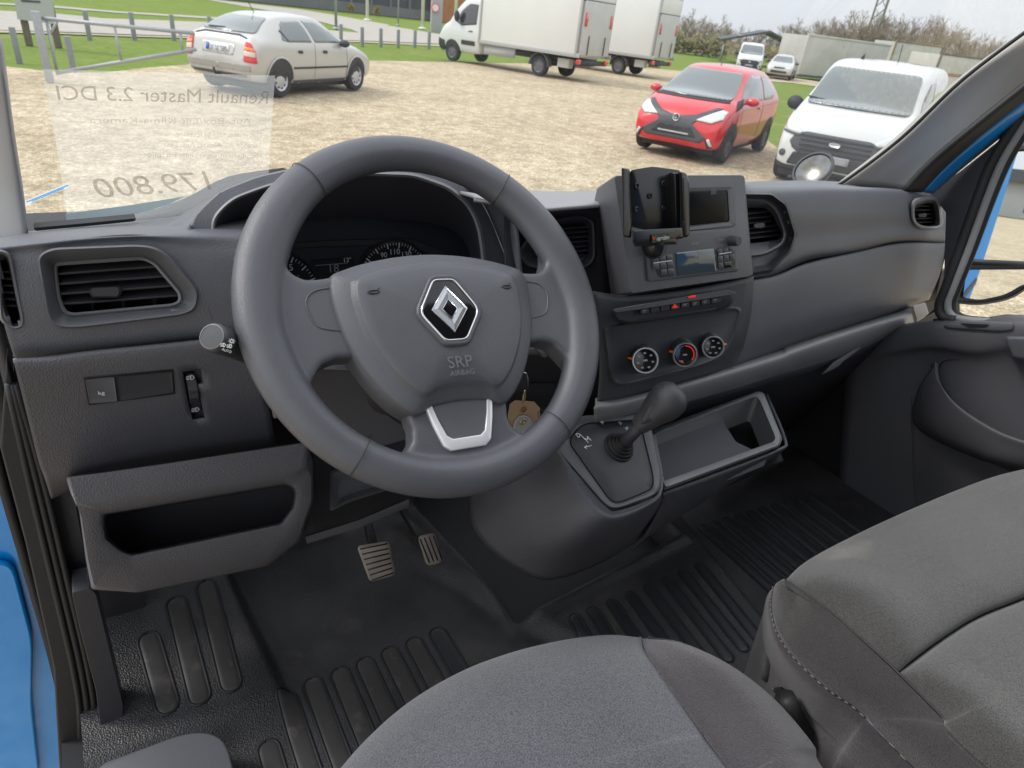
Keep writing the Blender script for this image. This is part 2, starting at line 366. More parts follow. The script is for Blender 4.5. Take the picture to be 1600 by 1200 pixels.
# lower glovebox facing down into the footwell
patch('lower_glovebox_panel',[row([(930,655),(1100,616),(1230,582),(1340,548),(1428,508)],PD,.02),
  row([(930,700),(1100,665),(1230,630),(1320,596),(1424,545)],PD,.10),
  row([(930,760),(1100,720),(1215,680),(1300,640),(1400,590)],PD,.22)],M_DARK,dash,nu=5,nv=5)
gh=rings('glovebox_handle',[([(1283,586),(1300,566),(1348,536),(1345,545),(1316,566),(1310,573)],PD,-.02),([(1285,584),(1301,568),(1345,539),(1343,544),(1315,565),(1308,571)],PD,-.012)],M_TRIM,dash,r=2,cap=True)
plate('handle_flap',[(1316,556),(1349,537),(1340,549),(1318,565)],off(PD,.03),.01,M_SMOOTH,dash,r=3)

def vent(name,outer,inner,pl,nsl,nver,parent=dash,tab=None,slope=None,rim=M_SMOOTH,depth=.03,proud=.006,r=10,slp=M_DARK,frame2=None):
    v=rings(name,[(inset(outer,-1),pl,-.004),(outer,pl,proud*.6),(inset(outer,2.2),pl,proud),(inset(outer,5),pl,proud*.8),(inner,pl,-.010),(inset(inner,1),pl,-.024),(inset(inner,3),pl,-.06)],rim,parent,r=r,cap=False)
    # dark box behind
    pb=plate('duct',inset(inner,-3),off(pl,.06),.01,M_BLACK,v,bevel=0)
    xs=[p[0] for p in inner];ys=[p[1] for p in inner]
    ip=rpoly(inner,r)
    def span(c0,dirv,horizontal):
        # clip the line c0+t*dir to the polygon
        ts=[]
        N=len(ip)
        for i in range(N):
            a=Vector(ip[i]);b=Vector(ip[(i+1)%N]);e=b-a
            den=dirv.x*e.y-dirv.y*e.x
            if abs(den)<1e-9: continue
            t=((a.x-c0.x)*e.y-(a.y-c0.y)*e.x)/den; s_=((a.x-c0.x)*dirv.y-(a.y-c0.y)*dirv.x)/den
            if 0<=s_<=1: ts.append(t)
        return (min(ts),max(ts)) if len(ts)>1 else None
    sd_=Vector((1,slope if slope is not None else (inner[2][1]-inner[1][1])/max(1,(inner[2][0]-inner[1][0])))).normalized()
    cx=(min(xs)+max(xs))/2
    top=min(ys);bot=max(ys); hh=bot-top
    nn=pnorm(pl)
    # find extents along the vertical through the centre
    sp=span(Vector((cx,top)),Vector((0,1)),False)
    for i in range(nsl):
        c0=Vector((cx,top+sp[0]+(sp[1]-sp[0])*(i+1)/(nsl+1)))
        s_=span(c0,sd_,True)
        if not s_: continue
        a=c0+sd_*s_[0];b=c0+sd_*s_[1]
        A=V(a.x,a.y,off(pl,.012));B=V(b.x,b.y,off(pl,.012)); up=Vector((0,-.25,1)).normalized(); dp=-nn
        q=MB(); t=.0011
        q.add([A+up*t,B+up*t,B-up*t,A-up*t,A+up*t+dp*.016+up*.004,B+up*t+dp*.016+up*.004,B-up*t+dp*.016+up*.004,A-up*t+dp*.016+up*.004],[(0,1,2,3),(4,5,6,7),(0,1,5,4),(3,2,6,7),(0,3,7,4),(1,2,6,5)])
        q.build('slat',slp,v,smooth=False,bevel=.0004,seg=1)
    for i in range(nver):
        fx=(i+1)/(nver+1)
        x=min(xs)+(max(xs)-min(xs))*fx
        s_=span(Vector((x,top)),Vector((.12,1)).normalized(),False)
        if not s_: continue
        a=Vector((x,top))+Vector((.12,1)).normalized()*s_[0];b=Vector((x,top))+Vector((.12,1)).normalized()*s_[1]
        A=V(a.x,a.y,off(pl,.034));B=V(b.x,b.y,off(pl,.034)); sx=Vector((1,0,0))*.001
        MB().add([A-sx,A+sx,B+sx,B-sx,A-sx-nn*.015,A+sx-nn*.015,B+sx-nn*.015,B-sx-nn*.015],[(0,1,2,3),(4,5,6,7),(0,3,7,4),(1,2,6,5)]).build('vane',slp,v,smooth=False)
    if tab:
        (tx,ty),tw,th=tab
        rings('vent_tab',[([(tx-tw,ty-th*.3),(tx-tw*.8,ty-th),(tx+tw*.8,ty-th-2),(tx+tw,ty-th*.3),(tx+tw*.8,ty+th),(tx-tw*.8,ty+th)],pl,-.012),([(tx-tw,ty-th*.3),(tx-tw*.8,ty-th),(tx+tw*.8,ty-th-2),(tx+tw,ty-th*.3),(tx+tw*.8,ty+th),(tx-tw*.8,ty+th)],pl,-.003),([(tx-tw*.8,ty-th*.3),(tx-tw*.7,ty-th*.8),(tx+tw*.7,ty-th*.8-2),(tx+tw*.8,ty-th*.3),(tx+tw*.7,ty+th*.7),(tx-tw*.7,ty+th*.7)],pl,0)],M_DARK,v,r=4,cap=True)
    return v
# right of the radio: big surround then the vent
rings('vent_surround',[([(1140,300),(1207,301),(1230,318),(1245,366),(1237,394),(1206,426),(1175,431),(1140,431)],PD,.001),([(1140,303),(1206,304),(1228,321),(1242,366),(1234,391),(1204,421),(1175,426),(1140,426)],PD,.006),([(1140,309),(1203,310),(1222,326),(1235,366),(1228,386),(1200,413),(1175,417),(1140,417)],PD,-.006),([(1140,320),(1193,320),(1208,336),(1222,366),(1214,380),(1190,402),(1175,404),(1140,404)],PD,-.012)],M_DARK,dash,r=5)
vent('centre_air_vent',[(1140,308),(1200,311),(1218,328),(1231,366),(1224,384),(1196,399),(1168,402),(1140,402)],[(1160,324),(1196,324),(1207,334),(1222,366),(1218,374),(1196,378),(1168,381),(1160,381)],off(PD,.008),6,0,tab=((1186,353),10,4),slope=-.11)
plate('vent_filler',[(1140,400),(1222,388),(1206,418),(1176,424),(1140,424)],off(PD,.012),.004,M_SMOOTH,dash,r=4)
vent('passenger_side_air_vent',ventE,[(1426,321),(1455,312),(1460,322),(1463,348),(1457,354),(1430,355),(1427,346),(1425,335)],PD,5,0,tab=((1441,337),7,3),slope=-.04,r=6,rim=M_TRIM)
# ---- driver's side upper pad
ventL=[(58,400,12),(80,388,16),(231,382,30),(262,396,18),(311,455,12),(307,483,12),(287,493,16),(115,514,26),(86,511,16),(74,494,10)]
patch('driver_pad',[ [V(-30,372,.95),V(50,361,1.0),V(130,352,1.0),V(215,345,1.0),V(300,335,.98),V(390,322,.95)],
  [V(-30,377,.82),V(50,367,.82),V(130,360,.82),V(215,354,.82),V(300,346,.82),V(390,336,.82)],
  [V(-30,385,.72),V(50,377,.715),V(130,370,.715),V(215,366,.715),V(300,362,.72),V(390,356,.73)],
  row([(-25,402),(50,396),(130,386),(215,380),(300,388),(390,390)],PV,.008),
  row([(-10,450),(56,450),(135,446),(220,444),(305,446),(390,450)],PV,0),
  row([(10,520),(64,512),(140,508),(225,498),(310,492),(390,490)],PV,0),
  row([(20,552),(66,549),(142,542),(228,533),(312,524),(390,516)],PV,.004),
  row([(24,562),(68,558),(142,550),(228,541),(312,532),(390,522)],PV,.024)],M_PAD,dash,nu=10,nv=8,holes=[inset(ventL,9),[(2,400),(14,402),(32,505),(20,510),(2,480)]])
vent('driver_air_vent',ventL,[(86,416),(91,412),(224,403),(241,411),(281,457),(283,470),(273,477),(112,492),(100,487),(92,462)],PV,4,3,tab=((165,457),27,8),slope=-.075,r=10)
# thin light frame of the grille
rings('grille_frame',[([(84,414),(90,409),(225,400),(244,409),(285,457),(286,472),(274,480),(111,495),(97,490),(88,462)],PV,-.008),([(86,415),(92,412),(224,403),(242,411),(282,458),(283,470),(273,477),(112,492),(100,487),(91,462)],PV,-.005),([(89,417),(94,415),(223,406),(239,413),(278,459),(279,469),(271,474),(113,489),(102,484),(94,462)],PV,-.009)],M_TRIM,dash,r=8)
vent('demister_vent',[(-6,388,8),(14,394,10),(19,404,6),(39,500,10),(36,512,6),(20,517,8),(0,500,8)],[(-4,402),(9,404),(13,412),(31,497),(30,504),(20,507),(10,480)],off(PV,.004),6,0,slope=.05,r=5)
plate('demister_slot',[(52,356),(130,349),(213,341),(210,346),(130,354),(56,361)],(.9,0,0),.02,M_BLACK,dash,r=2)
# ---- driver's lower panel
patch('driver_lower_panel',[row([(20,560),(70,556),(142,548),(228,539),(312,530),(400,519)],PL_,.02),
  row([(22,568),(72,566),(142,556),(228,547),(312,538),(400,527)],PL_,.002),
  row([(40,640),(92,634),(160,625),(240,612),(320,600),(410,590)],PL_,0),
  row([(60,720),(112,716),(180,700),(260,686),(335,674),(425,660)],PL_,0),
  row([(70,748),(118,742),(186,728),(264,714),(340,702),(430,690)],PL_,.008),
  row([(80,780),(124,764),(192,748),(268,734),(345,722),(438,706)],PL_,.05)],M_PAD2,dash,nu=8,nv=6,holes=[[(286,580),(312,576),(321,654),(299,656)]])
plate('switch_panel_frame',[(130,590),(271,577),(274,616),(138,634)],off(PL_,-.001),.004,M_BLACK,dash,bevel=.0005)
kb=rings('weight_button',[([(133,593),(179,588),(184,628),(140,631)],PL_,.0005),([(134,594),(178,589),(183,627),(141,630)],PL_,.003),([(137,597),(176,592),(180,621),(142,625)],PL_,.0025)],M_SMOOTH,dash,r=2,cap=True)
text('weight_symbol','kg',(154,617),(164,616),off(PL_,-.0035),M_WHITE,kb)
rings('blank_switch',[([(182,588),(269,580),(272,614),(187,627)],PL_,.0005),([(183,589),(268,581),(271,613),(188,626)],PL_,.003),([(187,592),(265,584),(268,604),(190,618)],PL_,.0025)],M_DARK,dash,r=2,cap=True)
lv=rings('headlamp_level_recess',[([(278,575),(316,570),(327,655),(294,661)],PL_,.0),([(280,577),(314,572),(325,653),(296,659)],PL_,-.001),([(288,582),(312,578),(320,651),(300,654)],PL_,-.012)],M_PAD2,dash,r=5,cap=True)
plate('dial_bezel',[(291,586),(303,584),(312,607),(315,612),(315,640),(310,644),(299,645),(292,612)],off(PL_,.004),.006,M_DARK,lv,r=4)
q=MB(); A=V(301,592,off(PL_,-.002));B=V(304,634,off(PL_,-.002)); ax=Vector((1,0,0)); cen=(A+B)/2+Vector((0,.012,0)); rr=(A-B).length/2
prof=[]
b2=MB()
n=48
for sx in(-.0045,.0045):
    for j in range(n):
        an=2*math.pi*j/n; r_=rr*(1+(.07 if (j//2)%2 else 0)); b2.v.append(cen+Vector((sx,math.cos(an)*r_*.75,math.sin(an)*r_)))
for j in range(n): b2.f.append((j,(j+1)%n,n+(j+1)%n,n+j))
b2.f.append(tuple(range(n))[::-1]); b2.f.append(tuple(range(n,2*n)))
b2.build('thumbwheel',M_DARK,lv,bevel=.0006,auto=30)
def icon_lamp(c0,pl,s,parent,m=M_WHITE,name='lamp_symbol',fl=1):
    """headlamp pictogram: a D shape with rays"""
    O=V(*c0,pl); X=(V(c0[0]+5,c0[1]-.5,pl)-O).normalized(); nn=pnorm(pl); Y=nn.cross(X); b=MB()
    pts=[O+X*(s*.5*math.cos(a)*fl)+Y*(s*.45*math.sin(a)) for a in [(-90+180*i/10)*math.pi/180 for i in range(11)]]; pts.append(pts[0])
    line3(pts,s*.12,nn,b)
    for i in(-1,0,1): line3([O-X*s*.2*fl+Y*s*.3*i,O-X*s*.7*fl+Y*(s*.3*i-s*.1)],s*.1,nn,b)
    return b.build(name,m,parent,smooth=False,fix=False)
icon_lamp((298,590),off(PL_,-.001),.006,lv); icon_lamp((306,640),off(PL_,-.001),.006,lv)
# ---- open storage tray below
PCB=(.60,0,-.10)
outer=[(104,747),(480,690),(490,722),(490,782),(468,846),(420,884),(215,926),(143,921),(134,874),(124,800)]
mid=[(126,790),(470,735),(484,745),(484,785),(462,842),(416,878),(213,916),(150,908),(140,868),(130,812)]
inner=[(163,803),(446,755),(458,760),(462,768),(459,792),(439,818),(205,867),(188,860),(166,842),(162,820)]
tray=rings('storage_tray',[(outer,PCB,-.09),([(106,748),(479,692),(489,723),(489,782),(467,845),(419,883),(215,925),(144,920),(135,874),(125,800)],PCB,-.012),
  ([(118,786),(474,729),(486,742),(486,783),(465,843),(418,880),(214,921),(147,915),(137,871),(127,806)],PCB,0),
  (inset(inner,-9),PCB,.002),(inset(inner,-2),PCB,0),(inner,PCB,-.003),(inset(inner,1),PCB,-.03),(inset(inner,4),PCB,-.09)],M_PAD2,dash,r=5,cap=True)
# sloping top of the tray
patch('tray_top',[row([(104,746),(290,719),(481,690)],PCB,.055),row([(110,765),(300,738),(480,708)],PCB,.02),row([(119,787),(300,758),(475,730)],PCB,.0005)],M_PAD2,dash,nu=4,nv=4)
# dark knee bolster between tray and column, with small pocket
patch('knee_bolster',[row([(470,600),(560,585),(640,590),(760,600),(900,600)],(.66,0,0),0),row([(480,700),(560,690),(640,690),(760,690),(880,690)],(.66,0,0),.01),row([(478,790),(560,770),(640,745),(740,720),(860,700)],(.66,0,0),.03),row([(478,838),(560,812),(640,780),(745,755),(860,735)],(.66,0,0),.05)],M_DARK,dash,nu=5,nv=5)
rings('knee_pocket',[([(516,735),(590,722),(625,748),(618,762),(545,785),(515,800)],(.66,0,0),.004),([(520,738),(588,726),(620,748),(614,760),(544,781),(519,795)],(.66,0,0),.014),([(530,748),(584,738),(606,750),(602,757),(546,772),(528,780)],(.66,0,0),.0)],M_SMOOTH,dash,r=6,cap=True)
rings('lower_trim_edge',[([(476,838),(560,812),(640,778),(640,792),(560,826),(480,850)],(.66,0,0),.0),([(477,839),(560,813),(639,780),(639,790),(560,824),(481,848)],(.66,0,0),.01)],M_SMOOTH,dash,r=2,cap=True)
# ---- binnacle
PB=(.70,0,.2)
hoodO=[(300,352),(312,330),(345,300),(400,278),(470,262),(560,257),(650,262),(715,280),(748,308),(768,345),(800,430),(815,470),(700,520),(520,520),(360,500)]
hoodI=[(328,352),(336,332),(362,308),(410,290),(475,272),(560,267),(648,270),(705,290),(736,318),(752,350),(760,400),(762,440),(690,470),(520,500),(362,480)]
gap=[(334,356),(341,336),(366,313),(413,295),(477,278),(560,274),(645,277),(700,296),(730,322),(745,354),(752,402),(752,438),(690,468),(520,495),(366,474)]
back=[(352,400),(352,390),(372,370),(420,350),(480,345),(560,340),(640,345),(680,350),(712,362),(728,380),(735,405),(735,440),(685,480),(520,500),(368,480)]
rings('binnacle_hood',[([(x-2,y-2) for x,y in hoodO],PB,-.16),([(x,y) for x,y in hoodO],PB,-.004),(hoodO,PB,.0),(hoodI,PB,.004)],M_PAD,dash,r=16)
rings('binnacle_lip',[(hoodI,PB,.004),([((a[0]+b[0])/2,(a[1]+b[1])/2) for a,b in zip(hoodI,gap)],PB,.006),(gap,PB,.002)],M_TRIM,dash,r=16)
rings('binnacle_tunnel',[(gap,PB,.002),(back,PB,-.10)],M_TUN,dash,r=16)
PG=(.82,0,.25)
clu=plate('instrument_cluster',[(340,330),(760,330),(790,520),(340,520)],PG,.01,mat('cluster_face',(.028,.031,.042),.28),dash,r=10)
plate('cluster_brow',[(425,383),(500,376),(640,372),(690,390),(720,420),(700,420),(670,396),(635,382),(500,386),(430,392)],off(PG,-.004),.004,M_DARK,clu)
def dial(cx,cy,rad,n0,n1,step,labels,name):
    O=V(cx,cy,off(PG,-.004)); nn=pnorm(off(PG,0)); X=Vector((1,0,0)); Y=nn.cross(X)
    b=MB().lathe(O-nn*.003,nn,[(rad*1.08,0),(rad*1.08,.004),(rad*1.03,.004),(rad*1.02,.001),(0.001,.001)],64,cap=False); g=b.build(name,M_BLACK,clu,auto=30)
    t=MB(); k=0
    a=n0
    while a>=n1-.01:
        c=Vector((0,0,0)); an=R(a); d=X*math.cos(an)+Y*math.sin(an); big=k%4==0
        line3([O+nn*.004+d*rad*(.86 if big else .92),O+nn*.004+d*rad*.98],.0016 if big else .0007,nn,t); a-=step;k+=1
    t.build('scale_marks',M_WHITE,g,smooth=False,fix=False)
    for s,an_ in labels:
        an=R(an_); d=X*math.cos(an)+Y*math.sin(an); c=O+nn*.004+d*rad*.74; w_=.0046*len(s)
        text3('dial_number',s,c-X*w_/2-Y*.003,c+X*w_/2-Y*.003,nn,M_WHITE,g)
    return g
rev=dial(430,463,.056,220,-40,5,[('5',56),('6',18),('4',92),('3',122),('2',150)],'rev_counter')
nn=pnorm(PG);O=V(430,463,off(PG,-.008));X=Vector((1,0,0));Y=nn.cross(X);t=MB()
line3([O+(X*math.cos(R(a))+Y*math.sin(R(a)))*.036 for a in range(0,110,6)],.0008,nn,t)
for a in range(0,110,18): line3([O+(X*math.cos(R(a))+Y*math.sin(R(a)))*.036,O+(X*math.cos(R(a))+Y*math.sin(R(a)))*.04],.0012,nn,t)
t.build('fuel_scale',M_GREYP,rev,smooth=False,fix=False)
dial(617,438,.053,220,-40,5,[('90',112),('110',87),('130',61),('150',36),('70',140)],'speedometer')
disp=plate('trip_display',[(487,407),(550,402),(556,440),(492,445)],off(PG,-.004),.002,M_BLACK,clu)
text('display_reading','13°',(538,410),(549,409),off(PG,-.0065),M_WHITE,disp); text('display_reading','18',(516,426),(530,425),off(PG,-.0065),M_GREYP,disp)
b=MB(); line3([V(493,415,off(PG,-.0066)),V(543,411,off(PG,-.0066))],.0008,nn,b); line3([V(498,437,off(PG,-.0066)),V(530,434,off(PG,-.0066))],.0008,nn,b); b.build('display_rule',M_GREYP,disp,smooth=False,fix=False)
# side cheek between binnacle and pad (left) and the shelf between binnacle and radio pod
patch('binnacle_cheek',[[V(300,352,off(PB,.0)),V(312,330,off(PB,.0)),V(345,300,off(PB,0))],[V(286,372,.74),V(296,345,.78),V(330,310,.82)],[V(250,372,.735),V(262,352,.78),V(290,330,.86)]],M_PAD,dash,nu=5,nv=5)
patch('binnacle_left_wall',[[V(298,350,off(PB,-.0)),V(312,400,off(PB,.0)),V(340,470,off(PB,0)),V(372,540,off(PB,0))],[V(280,370,.73),V(304,420,.70),V(325,480,.69),V(350,540,.69)]],M_PAD,dash,nu=5,nv=5)
# shelf behind the wheel, right of the hood
patch('centre_shelf',[[V(700,285,1.05),V(800,296,1.05),V(880,299,1.05),V(960,296,1.05)],[V(700,292,.8),V(800,304,.8),V(880,304,.8),V(960,302,.8)],[V(740,305,.7),V(830,320,.68),V(890,318,.68),V(955,312,.68)],[V(740,312,.69),V(830,326,.66),V(890,323,.66),V(955,318,.66)]],M_TRIM,dash,nu=5,nv=5)
patch('centre_dark_recess',[row([(790,322),(870,322),(955,317)],(.66,0,.1),.0),row([(790,400),(870,400),(955,400)],(.66,0,.1),.01),row([(790,540),(870,540),(955,535)],(.66,0,.1),.0),row([(790,640),(870,640),(955,640)],(.66,0,.1),.02)],M_DARK,dash,nu=5,nv=5,holes=[[(832,375),(870,350),(914,348),(917,410),(890,416),(838,408)]])
patch('hood_shoulder',[[V(715,285,off(PB,0)),V(748,310,off(PB,0)),V(770,350,off(PB,0)),V(800,430,off(PB,0)),V(812,500,off(PB,0))],[V(760,300,.74),V(795,325,.69),V(805,360,.67),V(812,430,.66),V(825,500,.655)]],M_PAD,dash,nu=5,nv=5)
vent('driver_centre_air_vent',[(806,395,10),(850,345,12),(912,335,12),(930,345,8),(932,405,12),(918,420,10),(860,424,12),(822,418,10)],[(828,395),(862,352),(908,347),(918,354),(919,400),(908,408),(868,411),(836,407)],(.655,0,.1),7,1,slope=-.07,r=8,rim=M_DARK)
# ---- radio pod
PR=(.565,.12,.22)
podF=[(960,274,6),(1163,273,8),(1176,431,8),(985,459,8)]
# pod: face ring with bay openings made of stacked slabs
pod=rings('radio_pod',[([(925,320),(1166,300),(1176,431),(960,470)],PR,-.12),([(932,292),(1163,276),(1177,432),(955,466)],PR,-.07),([(958,274),(1163,273),(1177,432),(984,460)],PR,-.003),([(960,275),(1162,274),(1175,431),(986,458)],PR,0)],M_SMOOTH,dash,r=6,cap=True)
def box_on(name,poly,pl,h,m,parent,r=3,inn=1.2):
    return rings(name,[(poly,pl,-.001),(poly,pl,h*.7),(inset(poly,inn),pl,h)],m,parent,r=r,cap=True)
scr=rings('display_bay',[([(1062,293),(1147,291),(1150,353),(1066,362)],PR,.0),([(1063,294),(1146,292),(1149,352),(1067,361)],PR,.003),([(1072,299),(1137,297),(1140,347),(1076,355)],PR,.002)],M_SMOOTH,pod,r=4)
box_on('dark_screen',[(1068,298),(1136,296),(1139,346),(1074,353)],PR,.0016,mat('screen_black',(.004,.004,.005),.3,spec=.12),scr,r=6)
text('screen_caption','||||||',(1111,302),(1119,301),off(PR,-.0022),M_GREYP,scr)
radio=rings('radio_unit',[([(1006,366),(1150,355),(1154,424),(1012,441)],PR,-.001),([(1007,367),(1149,356),(1153,423),(1013,440)],PR,.0025),([(1009,369),(1148,358),(1152,422),(1015,438)],PR,.003)],M_SMOOTH,pod,r=5,cap=True)
PRr=off(PR,-.003)
box_on('radio_display',[(1056,395),(1116,388),(1120,424),(1059,431)],PRr,.0015,mat('lcd_glass',(.05,.075,.1),.1,coat=1),radio,r=2)
box_on('lcd_band',[(1090,392),(1115,389),(1118,411),(1093,412)],off(PRr,-.0014),.0003,mat('lcd_pale',(.22,.25,.25),.2),radio,r=1,inn=.3)
for cl in ([(1018,399),(1051,395),(1054,431),(1030,434)],[(1120,387),(1147,383),(1150,412),(1124,423)]):
    box_on('button_field',cl,PRr,.0012,M_DARK,radio,r=6)
P2=off(PRr,-.0012)
for i in range(3):
    for j in range(3):
        x=1019+i*11.2+j*1;y=401.5-i*1.3+j*10.6
        if j==2 and i==0: continue
        box_on('radio_button',[(x,y),(x+9.6,y-1.1),(x+10.5,y+8),(x+1,y+9)],P2,.0012,M_SMOOTH,radio,r=1,inn=.5)
for i in range(3):
    for j in range(3):
        if j==2 and i>0: continue
        x=1121+i*9+j*.7;y=390-i*1.3+j*10.6
        box_on('radio_button',[(x,y),(x+7.8,y-1),(x+8.5,y+8),(x+.8,y+9)],P2,.0012,M_SMOOTH,radio,r=1,inn=.5)
box_on('usb_socket',[(1131,410),(1143,408),(1144,417),(1132,419)],P2,.0016,M_GLOSS,radio,r=1)
for (a,b_) in (((1021,411),(1050,407)),((1124,397),(1143,394))):
    t=MB(); line3([V(*a,off(P2,-.0016)),V(*b_,off(P2,-.0016))],.0012,pnorm(PR),t); t.build('bright_bar',M_WHITE,radio,smooth=False,fix=False)
def knob(name,c,pl,r,h,m,parent,n=36,prof=None):
    O=V(*c,pl); nn=pnorm(pl); pr=prof or [(r*1.08,0),(r,.002),(r*.95,h*.9),(r*.88,h),(0.0003,h)]
    return MB().lathe(O,nn,pr,n,cap=False).build(name,m,parent,auto=35)
knob('volume_knob',(1141,376),PRr,.0068,.014,M_DARK,radio); knob('menu_knob',(1020,388),PRr,.011,.014,M_DARK,radio)
text('radio_caption','MEDIA',(1122,377),(1131,376),off(PRr,-.0005),M_GREYP,radio)
text('radio_caption','AM-FM',(1080,383),(1091,382),off(PRr,-.0005),M_GREYP,radio)
# switch row shelf
PS=(.575,.12,.1)
sh=rings('switch_shelf',[([(957,487),(975,480),(1140,455),(1148,458),(1145,475),(1128,484),(985,508),(963,503)],PS,-.02),([(959,488),(976,481),(1139,456),(1147,459),(1144,474),(1127,483),(986,506),(964,501)],PS,.004),([(961,490),(977,483),(1138,459),(1145,461),(1142,472),(1126,480),(987,503),(966,499)],PS,.007)],M_DARK,dash,r=6,cap=True)
rings('shelf_fin',[([(957,483),(1135,452),(1150,456),(1148,461),(1000,484),(960,489)],PS,.0),([(959,484),(1135,453),(1148,457),(1146,460),(1000,483),(961,488)],PS,.018)],M_SMOOTH,dash,r=4,cap=True)
for i in range(8):
    x=1000+i*15.8;y=483-i*2.45
    p=[(x,y),(x+14.8,y-2.3),(x+15.6,y+6.5),(x+1,y+9.2)]
    bt=box_on('switch_button',p,off(PS,-.006),.008,M_DARK,sh,r=1.5,inn=.8)
    if i==3:
        A=[V(*a,off(PS,-.0145)) for a in ((x+2.5,y+6),(x+12.5,y+5),(x+6.5,y-1.8))]; MB().add(A,[(0,1,2)]).build('hazard_triangle',M_RED,bt,smooth=False)
    elif i in(0,4,5,6,7):
        t=MB(); nn_=pnorm(PS)
        line3([V(x+4,y+2.5,off(PS,-.0145)),V(x+10,y+1.5,off(PS,-.0145))],.0012,nn_,t); line3([V(x+5,y+4.6,off(PS,-.0145)),V(x+8,y+4.2,off(PS,-.0145))],.001,nn_,t); t.build('switch_symbol',M_GREYP,bt,smooth=False,fix=False)
plate('shelf_slot',[(994,499),(1120,481),(1120,485),(995,505)],off(PS,-.0072),.002,M_BLACK,sh)
box_on('warning_lamp',[(1075,463),(1087,461),(1087,465),(1076,466)],off(PS,-.018),.001,M_RED,sh,r=1,inn=.3)
# heater panel
PH=(.59,.12,.12)
patch('centre_lower_face',[row([(925,455),(985,462),(1080,452),(1178,432)],PH,.002),row([(935,520),(985,520),(1080,508),(1175,480)],PH,0),row([(940,575),(985,575),(1080,555),(1165,530)],PH,0),row([(935,640),(990,622),(1090,592),(1150,570)],PH,.01)],M_CEN,dash,nu=6,nv=6)
rings('heater_panel_rim',[([(942,512,10),(960,507,8),(1148,478,8),(1160,482,8),(1150,528,14),(1130,560,16),(1085,577,30),(975,604,12),(958,600,10),(950,575,8)],PH,.0),([(945,515,10),(961,510,8),(1147,481,8),(1157,485,8),(1147,527,14),(1128,557,16),(1084,574,30),(974,601,12),(960,597,10),(953,574,8)],PH,.0035),([(948,518,10),(962,513,8),(1146,484,8),(1154,487,8),(1145,526,14),(1126,554,16),(1083,571,30),(974,598,12),(962,595,10),(955,573,8)],PH,.0015)],M_CEN,dash,r=10,cap=True)
for i,(bx,by,fx,fy,fr) in enumerate(((1001,560,1008,563,.0158),(1060,548,1070,554,.0158),(1105,538,1114,542,.0148))):
    O=V(bx,by,off(PH,-.001)); F_=V(fx,fy,off(PH,-.026)); nn=pnorm(PH)*.9+Vector((-.06,0,.02)); ax=(F_-O).normalized(); ln=(F_-O).length
    kn=MB().lathe(O,ax,[(fr*1.3,0),(fr*1.28,ln*.25),(fr*1.16,ln*.3),(fr*1.12,ln*.85),(fr*1.02,ln)],40,cap=False).build('heater_dial',M_DARK,dash,auto=35)
    MB().lathe(F_,ax,[(fr*1.1,-.001),(fr*1.12,.001),(fr*1.06,.0025),(fr*.97,.0025),(fr*.93,.0005)],48,cap=False).build('chrome_ring',M_SATIN,kn,auto=50)
    MB().lathe(F_,ax,[(fr*.94,.0006),(fr*.9,.001),(.0002,.001)],40,cap=False).build('dial_face',M_GLOSS,kn,auto=50)
    X=Vector((1,0,0)); X=(X-ax*X.dot(ax)).normalized(); Y=ax.cross(X); P0=F_+ax*.0014
    def ar(a0,a1,rad,w_,m,nm):
        t=MB(); line3([P0+(X*math.cos(R(a))+Y*math.sin(R(a)))*rad for a in range(a0,a1+1,8)],w_,ax,t); t.build(nm,m,kn,smooth=False,fix=False)
    if i==1: ar(100,200,fr*.78,.0013,M_BLUEP,'cold_arc'); ar(-40,90,fr*.78,.0013,M_RED,'hot_arc'); ar(225,260,fr*.72,.0016,M_ORANGE,'small_mark')
    for a in range(-120,240,52 if i!=1 else 400):
        c=P0+(X*math.cos(R(a))+Y*math.sin(R(a)))*fr*.62; t=MB(); line3([c-X*.0012,c+X*.0012],.0016,ax,t); line3([c-Y*.0012-X*.001,c-Y*.0012+X*.0014],.0006,ax,t); t.build('dial_symbol',M_GREYP,kn,smooth=False,fix=False)
    t=MB(); line3([P0-X*.0022,P0+X*.0022],.0022,ax,t); t.build('dial_symbol',M_GREYP,kn,smooth=False,fix=False)
    an=R(165 if i<2 else 5); d=X*math.cos(an)+Y*math.sin(an)
    MB().tube([F_+d*fr*.95+ax*.001,F_+d*fr*1.35-ax*.004],.0016,8).build('pointer',M_ORANGE,kn)
# ------------------------------------------------------------------ steering wheel (own axes: x right, y up the wheel, z to the driver)
tw=R(43.9); rw=R(-4)
nw=Vector((0,-math.cos(tw),math.sin(tw))); uw=Vector((0,math.sin(tw),math.cos(tw))); xw=Vector((1,0,0))
xr=xw*math.cos(rw)+uw*math.sin(rw); ur=-xw*math.sin(rw)+uw*math.cos(rw)
CW=Vector((.272,.552,1.64))
MW=Matrix(((xr.x,ur.x,nw.x,CW.x),(xr.y,ur.y,nw.y,CW.y),(xr.z,ur.z,nw.z,CW.z),(0,0,0,1)))
sw=thing('steering_wheel','dark grey three-spoke steering wheel with a silver diamond badge, in front of the driver seat','steering wheel',CW,mtx=MW)
def shape2d(poly,z0,z1,b):
    A=[Vector((x,y,z0)) for x,y in poly];B=[Vector((x,y,z1)) for x,y in poly]; b.loft([A,B],True,True,True)
rim=MB()
n=128
